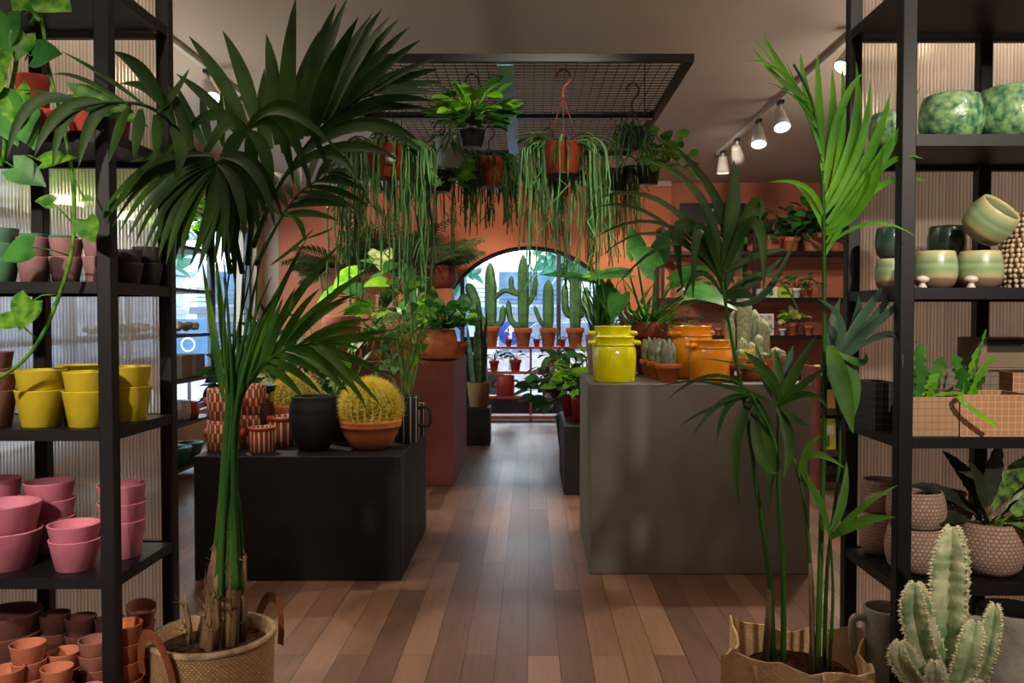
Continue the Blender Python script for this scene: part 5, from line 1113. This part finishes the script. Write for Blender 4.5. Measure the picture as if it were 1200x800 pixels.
def rhipsalis(t,R,h,n,lmin,lmax,mat,seed,spread=1.6,r=.0055,upn=12):
    rr = random.Random(seed); a_ = MB(); b_ = MB()
    for i in range(n):
        a = rr.uniform(0,6.28)
        if math.sin(a) < -.45 and rr.random() < .75: a = rr.choice((rr.uniform(-.45,.5),rr.uniform(2.7,3.6)))
        out = R*rr.uniform(.9,spread); p = V((R*.6*math.cos(a),R*.6*math.sin(a),h*.92)); up = p+V((out*.55*math.cos(a),out*.55*math.sin(a),rr.uniform(.02,.12)))
        l = rr.uniform(lmin,lmax)*(1 if rr.random() < .55 else .5); e = V((out*math.cos(a)+rr.uniform(-.03,.03),out*math.sin(a)+rr.uniform(-.03,.03),h-.05)); pts = bez(p,up,e,5); z = h-.05; x,y = e.x,e.y; k = max(3,int(l/.09))
        for q in range(k): x += rr.uniform(-.012,.012); y += rr.uniform(-.012,.012); z -= l/k; pts.append(V((x,y,z)))
        m = a_ if rr.random() < .6 else b_; m.tube(pts,[r*(1 if q%2 else .8) for q in range(len(pts))],4,caps=False)
        if rr.random() < .5: m.tube([pts[-3],pts[-3]+V((rr.uniform(-.05,.05),rr.uniform(-.04,.04),-.04)),pts[-3]+V((rr.uniform(-.07,.07),rr.uniform(-.05,.05),-.14))],r*.8,4,caps=False)
    for i in range(upn):
        a = rr.uniform(0,6.28); pts = grow((R*.4*math.cos(a),R*.4*math.sin(a),h*.9),(math.cos(a),math.sin(a),rr.uniform(.5,1.6)),rr.uniform(.15,.35),1.6,6); b_.tube(pts,r,4,caps=False)
    a_.build('trailing_stems',mat,t); b_.build('trailing_stems',G_RHIPD if mat is G_RHIP else G_MID,t)
ROSEP = M('red_brown_plastic',(150,66,40),.35,(128,54,34),5)
t,h = hang('hanging_rhipsalis','large trailing mistletoe cactus in brown pot with white sticker, leftmost hanging plant',452,190,5.3,.13,.2,ROSEP,hookcol=None); rhipsalis(t,.13,h,130,.3,.95,G_RHIP,11,2.4,.0062,16)
MB().lathe([(.034,0),(.0005,.002)],18,(.05,-.126,.1),Matrix.Rotation(PI/2,3,'X')).build('round_sticker',WHITE,t)
t,h = hang('hanging_planter','bright lime leafy plant in black hanging pot left of the metal channel',553,163,5.3,.085,.1,PLASTIC); bushy(t,(0,0,h+.05),95,.21,.16,.085,'oval',[G_LIME,G_LIME,G_MID],.9,12,True,.1,-.3)
t,h = hang('hanging_planter','pale grey hanging pot with small fern behind lime plant',527,178,6.2,.11,.2,M('pale_grey_plastic',(150,152,150),.4)); mb = MB()
for i in range(60): blade(mb,(R_.uniform(-.05,.05),R_.uniform(-.05,.05),h*.9),rdir(R_,0,.8),R_.uniform(.2,.36),.02,1.8,6)
mb.build('fronds',G_MID,t)
t,h = hang('hanging_planter','black pot with lime trailing leaves hanging below grey pot',515,213,6.6,.11,.16,PLASTIC); bushy(t,(.05,-.02,h-.02),26,.2,.12,.1,'heart',[G_LIME],1.0,14,True,.8,-.9); rhipsalis(t,.1,h,30,.3,.75,G_RHIPD,15,1.3,.004,4)
t,h = hang('hanging_rhipsalis','dark thin stemmed trailing plant in terracotta pot right of lime plant',573,203,6.75,.15,.22,ROSEP); rhipsalis(t,.15,h,120,.2,.55,G_RHIPD,16,1.5,.006,10)
t,h = hang('hanging_rhipsalis','big trailing mistletoe cactus in red brown pot with brown hook, centre right',660,188,5.2,.125,.2,ROSEP,hookcol=ROSEP,saucer=True); rhipsalis(t,.125,h,85,.25,.92,G_RHIP,17,2.1,.0062,16)
mb = MB()
for i in range(34): blade(mb,(R_.uniform(-.06,.06),R_.uniform(-.06,.06),h*.92),rdir(R_,.05,.7),R_.uniform(.18,.4),.013,2.2,7)
mb.build('arching_blades',G_MID,t)
t,h = hang('hanging_planter','black pot half hidden behind centre right red brown hanging pot',642,214,6.8,.12,.16,PLASTIC); rhipsalis(t,.1,h,26,.2,.6,G_RHIPD,18,1.3,.005,4)
t,h = hang('hanging_fern','fine feathery plant in black basket pot, rightmost near the grid front',741,163,5.5,.09,.13,PLASTIC); mb = MB()
for i in range(120): blade(mb,(R_.uniform(-.06,.06),R_.uniform(-.06,.06),h*.9),rdir(R_,-.1,.8),R_.uniform(.12,.28),.009,1.9,6)
mb.build('fronds',G_DARK,t); rhipsalis(t,.09,h,24,.1,.3,G_RHIPD,19,1.4,.0035,4)
t,h = hang('hanging_rhipsalis','black pot of thin trailing stems below feathery basket',722,212,6.3,.1,.16,PLASTIC); rhipsalis(t,.1,h,60,.2,.62,G_RHIP,20,1.9,.005,12)
t,h = hang('hanging_pothos','round leaved lime pothos in black pot, rightmost hanging plant',760,204,6.2,.09,.15,PLASTIC); bushy(t,(.13,-.02,h-.02),34,.24,.1,.1,'round',[G_LIME,G_POTH],.9,21,True,.4,-.6)
t,h = hang('hanging_planter','yellow green straggling trailer hung right of centre before orange wall',706,228,7.3,.09,.13,PLASTIC); rhipsalis(t,.09,h,26,.3,.62,leafmat('yellow_trailer',(170,180,80),(120,150,60)),22,1.5,.006,3)
# ================================================================ shelf unit on the back right wall
YU = 11.35; ux0, ux1 = X(775,YU), X(1010,YU)
un = thing('plant_shelf_unit','black metal shelf unit of small pots against back right wall','shelving',(ux0,YU,0)); uw = ux1-ux0
ZU = [Zat(294,YU),Zat(348.5,YU),Zat(393,YU),.62,.15]
for x in (0,(X(882,YU)-ux0),uw-.04):
    for y in (0,.5): MB().box((x,y,0),(x+.04,y+.04,Zat(265,YU))).build('post',BLACKM,un)
for z in ZU: MB().box((.041,0,z-.05),(uw-.041,.54,z)).build('shelf_board',BLACKM,un)
for z in (Zat(265,YU)-.04,): MB().box((.041,.5,z),(uw-.041,.54,z+.04)).box((0,.041,z),(.04,.5,z+.04)).build('top_rail',BLACKM,un)
for z in ZU[:3]: MB().box((.041,.38,z-.12),(uw-.041,.42,z-.051)).build('rear_lip',ORANGE2,un)
t = thing('sign_panel','dark rectangular panel with small white mark on back right wall','sign',(X(835,12.0),12.06,Zat(262,12.0))); MB().box((-.46,-.04,0),(.46,.015,.29),.004).build('panel',PLASTIC,t); MB().box((-.1,-.043,.17),(-.04,-.041,.21)).box((-.02,-.043,.17),(.01,-.041,.21)).build('white_mark',WHITE,t)
g='plants on the top of back shelf unit'
for i,(px,R,h,l,n,m) in enumerate([(905,.16,.23,'leafy green plant in terracotta pot, left on top back shelf',46,[G_MID,G_DARK]),(926,.13,.2,'brown tinged plant in terracotta pot, middle of top back shelf',26,[G_CYC,G_MID]),(953,.17,.25,'bushy green plant in big terracotta pot near right rack, top back shelf',50,[G_DARK,G_MID]),(981,.15,.25,'green plant in terracotta pot nearly behind rack post, top back shelf',40,[G_DARK])]):
    t = potted('potted_plant',l,px,YU+.22,ZU[0],'collar',R,h,TERRA_L if i!=1 else TERRA,'plant',g); bushy(t,(0,0,h),n,.4,.17,.13,'oval',m,.9,30+i,True,.5,-.35)
g='small potted plants on middle back shelf'
for i,(px,c,l) in enumerate([(805,WHITE,'white labelled'),(829,WHITE,'white and red'),(862,REDPOT,'red'),(933,WHITE,'white'),(946,TERRA,'terracotta')]):
    t = potted('small_potted_plant',f'small plant in {l} pot on middle back shelf',px,YU+.18,ZU[1],'collar',.07,.13,c,'plant',g); bushy(t,(0,0,.13),16,.2,.13,.05,'lance',[G_MID],1.0,50+i)
def packet(px,w,h,label,col,z,Y,marks=(),name='seed_packet'):
    t = thing(name,label,'package',(X(px,Y),Y,z),0,'packages on shelves'); mb = MB(); mb.add([(-w/2,-.03,0),(w/2,-.03,0),(w/2,.03,0),(-w/2,.03,0),(-w/2*.97,-.022,h*.85),(w/2*.97,-.022,h*.85),(w/2*.97,.022,h*.85),(-w/2*.97,.022,h*.85),(-w/2,-.004,h),(w/2,-.004,h),(w/2,.004,h),(-w/2,.004,h)],[(3,2,1,0)]+[(l*4+k,l*4+(k+1)%4,(l+1)*4+(k+1)%4,(l+1)*4+k) for l in (0,1) for k in range(4)]+[(8,9,10,11)]).build('packet',col,t)
    for (u0,u1,v0,v1,c) in marks: MB().box((w*u0,-.034,h*v0),(w*u1,-.0305,h*v1)).build('printed_patch',c,t)
PKY = M('yellow_packet',(204,200,60),.4); PKG = M('green_print',(60,130,50),.4); PKC = M('mint_packet',(150,200,180),.5)
packet(893,.17,.12,'mint green packet lying left on middle back shelf',PKC,ZU[1],YU+.12); packet(903,.2,.15,'green and white packet on middle back shelf',WHITE,ZU[1],YU+.2,((-.4,.1,.2,.7,PKG),)); packet(919,.19,.14,'yellow green packet on middle back shelf',PKY,ZU[1],YU+.15,((-.3,.3,.3,.6,PKG),))
g='little pots on lower back shelf'
for i,(px,c,l,R,h) in enumerate([(787,TERRA,'terracotta pot with white label, leftmost',.05,.09),(795.5,TERRA_D,'dark terracotta pot',.055,.1),(805.5,M('blue_glaze',(126,140,176),.3),'pale blue pot',.06,.12),(815,TERRA,'small terracotta pot',.05,.11),(827,CREAM,'white pot with upright leaves',.085,.13),(842,TERRA_L,'peach pot beside amber jar',.05,.1),(917,WHITE,'white ball shaped pot beside picture',.05,.09),(948,TERRA,'terracotta pot near right rack',.07,.13),(884,BLACKP,'black pot left of picture',.06,.11)]):
    t = potted('small_potted_plant',f'{l} on lower back shelf',px,YU+.12,ZU[2],'collar',R,h,c,'plant',g); bushy(t,(0,0,h),10,.1,.1,.025,'lance',[G_MID,G_CACTG] if i%2 else [G_BLUE],1.4,70+i,False)
t = potted('potted_plant','pale yellow leaved plant in terracotta pot right of framed picture',929,YU+.15,ZU[2],'collar',.085,.17,TERRA,'plant'); bushy(t,(0,0,.18),30,.16,.12,.09,'round',[M('cream_leaf',(222,214,140),.45,(170,180,90),12,trans=.15),G_LIME],.9,91)
t = thing('framed_picture','white framed black and white abstract picture on lower back shelf','picture',(X(899,YU),YU+.1,ZU[2])); MB().box((-.115,-.012,0),(.115,.012,.29),.003).build('frame',WHITE,t)
MB().box((-.09,-.0135,.025),(.09,-.0122,.265)).build('print',M('ink_print',(226,222,214),.7,(70,66,66),14,detail=2),t)
# low display of packets at right, behind the grey plinth
lw0, lw1, YL2 = X(958,6.9), X(1030,6.9), 6.9; BRN = M('dark_brown_board',(74,44,34),.6)
cab = thing('display_cabinet','low brown open cabinet of packets behind grey plinth at right','cabinet',(lw0,YL2,0)); cw = lw1-lw0
ZB = [.32,.66,.93]
for x in (0,cw-.03): MB().box((x,0,0),(x+.03,.4,1.0)).build('side_panel',TERRA_D,cab)
for z in ZB+[.06]: MB().box((.031,.01,z-.05),(cw-.031,.385,z)).build('shelf_board',BRN,cab)
MB().box((.031,.386,.05),(cw-.031,.4,1.0)).build('back_panel',BRN,cab)
packet(971,.12,.25,'yellow green packet with white and green print on low cabinet',PKY,ZB[0],7.0,((-.35,.3,.5,.8,WHITE),(-.4,.05,.1,.45,PKG))); packet(995,.12,.22,'yellow packet hidden behind rack post on low cabinet',PKY,ZB[0],7.05)
packet(973,.12,.15,'tan paper packet on the upper shelf of low cabinet',M('tan_packet',(196,150,88),.6),ZB[1],7.0); packet(957.5,.05,.08,'small yellow packet on top of low cabinet',PKY,ZB[2],7.05)
# ================================================================ open shelving along the left side window
ls = thing('side_shelving','black open shelving along left window holding vases and small plants','shelving',(-3.4,4.6,0)); ll = 3.4
for y in (0,ll/2,ll-.03):
    for x in (0,.41): MB().box((x,y,0),(x+.03,y+.03,2.1)).build('post',BLACKM,ls)
ZS_ = [.12,.5,.87,1.26,1.65,2.02]
for z in ZS_:
    MB().box((0,.031,z-.03),(.44,ll/2-.001,z)).box((0,ll/2+.031,z-.03),(.44,ll-.031,z)).build('shelf_board',BLACKM,ls)
for y in (ll-.16,):
    for z in ZS_[3:]: MB().add([(.435,ll-.031,z-.03),(.435,ll-.031,z-.13),(.435,ll-.06,z-.06),(.435,ll-.131,z-.03)],[(0,1,2,3)]).build('corner_bracket',BLACKM,ls)
def onshelf(Y,dx=.22): return -3.4+dx
LMATS=[(M('orange_glaze',(206,92,48),.3),'orange'),(CREAM,'cream'),(M('rust_glaze',(160,70,42),.35),'rust')]
g='vases on left side shelving'
for i,(Y,mi,z,R,h) in enumerate([(7.72,0,ZS_[1],.09,.14),(7.5,1,ZS_[1],.1,.17),(7.26,0,ZS_[1],.085,.15),(7.0,1,ZS_[1],.1,.17),(6.75,2,ZS_[1],.09,.16),(6.5,1,ZS_[1],.1,.17),(6.2,0,ZS_[1],.09,.15)]):
    tag(pot('round_vase','jar',R,h,LMATS[mi][0],(-3.4+.3,Y,z)),f'{LMATS[mi][1]} round vase, {["first","second","third","fourth","fifth","sixth","seventh"][i]} from far end of left side shelving','vase',g)
g='bowls on left side shelving'
REDB=(M('red_bowl_glaze',(150,36,30),.35),'red'); GRB=(M('green_bowl_glaze',(70,120,96),.35),'green')
for i,(Y,c,z,R) in enumerate([(7.72,GRB,ZS_[0],.12),(7.42,GRB,ZS_[0],.13),(7.1,REDB,ZS_[0],.14),(6.75,REDB,ZS_[0],.14)]):
    tag(pot('bowl','bowl',R,.15,c[0],(-3.4+.3,Y,z)),f'{c[1]} glazed bowl {["at far end of","second along","third along","fourth along"][i]} lowest shelf by left window','bowl',g)
GBOX = M('taupe_box',(150,136,122),.7); g='boxes on left side shelving'
for i,(Y,w) in enumerate([(7.75,.2),(7.45,.22),(7.1,.2),(6.7,.24),(6.3,.2)]):
    tag(MB().box((-.12,-w/2,0),(.12,w/2,.2),.004).build('taupe_box',(GBOX,CARD)[i%2],None,(-3.4+.28,Y,ZS_[2])),f'{("taupe","kraft")[i%2]} box, {["first","second","third","fourth","fifth"][i]} from far end of shelf by left window','box',g)
g='seashell clusters on left side shelving'
for i,Y in enumerate((7.6,7.0,6.4)):
    mb = MB(); rr = random.Random(i)
    for q in range(26): mb.sphere((rr.uniform(-.12,.12),rr.uniform(-.16,.16),.03+rr.uniform(0,.05)),rr.uniform(.025,.045),8,(1,1,.7))
    tag(mb.build('coral_cluster',SHELL,None,(-3.4+.25,Y,ZS_[3])),f'pale coral like cluster on shelf by left window, {["farthest","middle","nearest"][i]}','ornament',g)
g='leafy plants along left window'
for i,(Y,z,mats) in enumerate([(7.5,ZS_[5],[G_LIME,G_POTH]),(6.7,ZS_[5],[G_LIME,G_MID]),(5.8,ZS_[5],[G_MID,G_LIME])]):
    t = potted('potted_plant',f'sunlit yellow green plant on top of left side shelving, {["farthest","middle","nearest"][i]}',622,Y,z,'plain',.13,.2,WHITE,'plant',g); t.location.x = -3.16; bushy(t,(0,0,.2),90,.3,.13,.08,'oval',mats,1.0,110+i,True,.5,-.5)
for i,Y in enumerate((7.75,7.55,7.3)):
    t = potted('snake_plant',f'small upright snake plant on shelf below boxes, {["farthest","middle","nearest"][i]} by left window',622,Y,ZS_[1]+.002,'cyl',.07,.1,BLACKP,'plant',g); t.location.x = -3.4+.1
    for q in range(7): mb = MB(); mb.ribbon(grow((R_.uniform(-.04,.04),R_.uniform(-.04,.04),.08),(R_.uniform(-.1,.1),R_.uniform(-.1,.1),1),R_.uniform(.15,.26),0,4),[.02,.028,.028,.02,.003],(1,-1,0),.3); mb.build('leaf',SNAKE,t)
# ================================================================ plants on the floor behind the black plinth
def floorplant(label,px,Y,potR,poth,mat=BLACKP,name='potted_plant'): return potted(name,label,px,Y,0,'plain',potR,poth,mat)
t = floorplant('dark strap leaved plant standing behind black plinth, left of red plinth',330,6.4,.17,.4)
tr = MB().tube([(0,0,.36),(.02,0,.7),(0,.02,.95)],[.035,.03,.03],8).build('trunk',FIBRE,t)
for m,n in ((G_BLUE,26),(G_DARK,20)):
    mb = MB()
    for i in range(n): blade(mb,(R_.uniform(-.03,.03),R_.uniform(-.03,.03),.93+R_.uniform(-.2,.05)),rdir(R_,-.1,1),R_.uniform(.45,.75),.05,.6,7)
    mb.build('leaves',m,t)
t = floorplant('silvery patterned leaved plant behind golden cactus at back',352,5.95,.16,.4); bushy(t,(0,0,.6),70,.42,.2,.09,'lance',[M('silver_vein_leaf',(170,166,146),.45,(48,64,44),16,trans=.12),G_DARK,G_PALE],1.2,140)
t = floorplant('fine arching palm in black pot between black and red plinths',385,6.5,.17,.42,name='potted_palm'); mb = MB(); st = MB()
for i in range(9):
    a = R_.uniform(0,6.28); pts = grow((0,0,.38),(math.cos(a)*.45,math.sin(a)*.45,1),R_.uniform(.8,1.2),.7,10); st.tube(pts,.007,5)
    for k in range(4,11):
        T = (pts[k]-pts[k-1]).normalized(); S = T.cross(V((0,-.4,1))).normalized()
        for s in (-1,1):
            for q in (0,.5): blade(mb,pts[k-1].lerp(pts[k],q),T*.7+S*s,.22,.02,.9,5)
mb.build('fronds',G_MID,t); st.build('stems',G_STEM,t)
t = floorplant('deep green bushy plant at far left behind black plinth',290,7.0,.18,.4); bushy(t,(0,0,.7),80,.26,.2,.1,'lance',[G_DARK,G_MID],1.4,141)
t = floorplant('thin dark leaved sapling near left window',312,8.9,.16,.36); bushy(t,(0,0,1.0),60,.3,.18,.06,'lance',[G_DARK,G_BLUE],1.6,142)
bv = brickpot('brown_woven_bark',(120,78,52),(70,42,30),(30,20,16),14,20,.15,.9,.9)
tag(pot('tall_woven_vase','urn',.15,.95,bv,(X(352,6.25),6.25,0),n=36),'tall brown woven floor vase behind black plinth','vase')
# ================================================================ track lights
LAMPW = M('white_lamp_metal', (222,216,206), .45); LAMPF = emit('lamp_face', (255,236,200), 14)
def track(x, y0, y1, label):
    t = thing('light_track', label, 'track light rail', (x,y0,ZC))
    MB().box((-.018,0,-.035),(.018,y1-y0,0)).build('rail', LAMPW, t)
    for y in (0,y1-y0): MB().box((-.022,y-.02,-.05),(.022,y+.02,0)).build('end_cap', PLASTIC, t)
def spot(x, y, label, aim, power, z=ZC-.035, col=(1,.87,.72), size=70, head=1.0, group=None):
    t = thing('track_spotlight', label, 'spotlight', (x,y,z))
    MB().box((-.02,-.05,-.03),(.02,.05,0)).build('adapter', PLASTIC, t)
    MB().tube([(0,0,-.03),(0,0,-.11)], .014, 10).build('stem', LAMPW, t)
    d = (V(aim)-V((x,y,z-.15))).normalized(); q = V((0,0,-1)).rotation_difference(d).to_matrix()
    h = MB().lathe([(.0005,.085),(.04,.085),(.046,.07),(.062,-.03),(.075,-.105),(.068,-.105),(.055,-.03),(.0005,-.03)], 24, (0,0,-.15), q).build('lamp_head', LAMPW, t)
    MB().lathe([(.066,-.098),(.0005,-.0985)], 24, (0,0,-.15), q).build('lens', LAMPF, t)
    ld = bpy.data.lights.new('spot_beam', 'SPOT'); ld.energy = power; ld.color = col; ld.spot_size = math.radians(size); ld.spot_blend = .6; ld.shadow_soft_size = .05
    lo = bpy.data.objects.new('spot_beam', ld); C.objects.link(lo); lo.parent = t; lo.location = V((0,0,-.15))+d*.13; lo.rotation_euler = V((0,0,-1)).rotation_difference(d).to_euler()
    return t
track(2.15,-1.0,9.9,'white ceiling light track along the right side'); track(-2.44,-1.0,8.2,'white ceiling light track along the left side')
spot(2.15,9.6,'farthest spotlight on right ceiling track, pointing straight down',(2.2,9.7,1),90,size=100)
spot(2.15,8.95,'second farthest spotlight on right ceiling track, turned away',(3.3,11.4,1.0),120,size=80)
spot(2.15,8.1,'third farthest spotlight on right ceiling track, lit toward camera',(1.9,6.9,.6),110,size=90)
spot(2.15,7.4,'brightest spotlight on right ceiling track, aimed toward camera',(2.2,6.0,.6),110,size=100)
spot(2.10,5.65,'nearest spotlight on right ceiling track, behind palm fronds',(.95,5.2,1.2),230,size=70)
spot(-2.44,6.5,'white spotlight on left ceiling track, behind palm fronds',(-1.2,5.0,.7),150,size=70)
spot(-2.44,7.3,'farther white spotlight on left ceiling track, behind palm leaf',(-1.1,7.8,1.0),200,size=80)
track(-.1,9.2,11.4,'short ceiling light track near the arched window')
spot(-.42,10.9,'small bright spotlight over arched window, behind dark trailing plant',(-.6,11.4,1.0),40,size=120)
spot(1.19,10.9,'small bright spotlight right of arched window, behind hanging pots',(1.3,11.5,1.0),60,size=120)
# unseen spots without fittings, added to brighten racks, plants, floor and walls
def lamp(x,y,z,aim,p,size,col=(1,.87,.73),soft=.06):
    ld = bpy.data.lights.new('spot_beam','SPOT'); ld.energy = p; ld.color = col; ld.spot_size = math.radians(size); ld.spot_blend = .7; ld.shadow_soft_size = soft
    lo = bpy.data.objects.new('spot_beam', ld); C.objects.link(lo); lo.location = (x,y,z); d = V(aim)-V((x,y,z)); lo.rotation_euler = V((0,0,-1)).rotation_difference(d.normalized()).to_euler()
lamp(-1.75,-.4,2.9,(-1.62,2.6,1.1),420,36); lamp(-1.1,-1.2,2.6,(-1.4,2.5,.45),300,18)
lamp(1.75,-.4,2.9,(1.5,2.6,1.2),330,38); lamp(.9,-.6,2.9,(1.0,2.4,2.0),90,30)
lamp(2.15,1.0,3.1,(1.0,2.6,2.0),60,40); lamp(-1.0,.2,3.0,(-1.45,2.4,2.0),90,34); lamp(1.5,3.4,3.1,(.75,5.1,1.2),90,34)
lamp(-2.44,4.0,3.1,(-1.0,4.9,.8),80,50)
lamp(-2.44,2.6,3.1,(-1.1,5.0,.8),80,30)
lamp(.3,3.2,3.0,(-.1,5.6,2.2),150,50); lamp(3.0,4.2,3.1,(4.9,5.0,1.7),120,80)
lamp(0,4.0,3.1,(-.1,4.2,0),30,70)
lamp(-2.44,4.2,3.1,(-1.7,2.86,1.3),160,75); lamp(2.6,4.2,3.1,(1.6,2.86,1.3),160,75); lamp(-1.2,8.2,3.1,(-1.6,11.9,1.9),130,60); lamp(.6,8.0,3.1,(.7,11.9,1.9),90,60); lamp(1.6,7.5,3.1,(2.8,11.9,1.7),130,60)
def area(x,y,z,sx,sy,p,col=(1,.88,.76),rot=(0,0,0)):  # added area lights, none of them a real fitting
    ld = bpy.data.lights.new('fill_light','AREA'); ld.shape='RECTANGLE'; ld.size=sx; ld.size_y=sy; ld.energy=p; ld.color=col
    lo = bpy.data.objects.new('fill_light', ld); C.objects.link(lo); lo.location=(x,y,z); lo.rotation_euler=rot
area(.2,1.6,3.28,4,3,16)  # soft overhead fill, added to lift the foreground
area(.2,YF+.05,1.6,5,2.2,9,(1,.93,.86),(PI/2,0,0))  # added front fill behind the camera, imitating shop-front daylight
area(-1.6,2.62,2.85,.8,.35,30,(1,.9,.8),(PI,0,0)); area(1.5,2.62,2.85,.8,.35,30,(1,.9,.8),(PI,0,0))  # unseen uplights added over the racks to brighten the ceiling
area(-3.1,6.2,2.15,.3,3,40,(1,.9,.8),(PI,0,0)); area(3.4,5.5,2.3,.5,3,50,(1,.9,.8),(PI,0,0))  # further added uplights at both sides, also for the ceiling
# daylight
wd = bpy.data.worlds.new('daylight'); bpy.context.scene.world = wd; wd.use_nodes = True
nt = wd.node_tree; bg = nt.nodes['Background']; bg.inputs['Color'].default_value = (.72,.86,1,1); bg.inputs['Strength'].default_value = 6.0
sd = bpy.data.lights.new('sun','SUN'); sd.energy = 2.8; sd.angle = .7; sd.color = (.86,.93,1); so = bpy.data.objects.new('sun', sd); C.objects.link(so); so.rotation_euler = V((0,0,-1)).rotation_difference(V((0,-1,-.25)).normalized()).to_euler()
# ================================================================ camera
cd = bpy.data.cameras.new('camera'); co = bpy.data.objects.new('camera', cd); C.objects.link(co)
cd.sensor_width = 36; cd.lens = 30; cd.shift_x = -22/1200; cd.clip_start = .05
co.location = (0,0,CAM_H); co.rotation_euler = (PI/2-PITCH,0,0)
sc = bpy.context.scene; sc.camera = co
sc.view_settings.view_transform = 'Standard'; sc.view_settings.look = 'None'; sc.view_settings.exposure = 0
try:
    sc.cycles.max_bounces = 8; sc.cycles.diffuse_bounces = 4; sc.cycles.glossy_bounces = 3; sc.cycles.transmission_bounces = 5; sc.cycles.transparent_max_bounces = 8
    sc.cycles.caustics_reflective = False; sc.cycles.caustics_refractive = False; sc.cycles.sample_clamp_indirect = 6
except Exception: pass
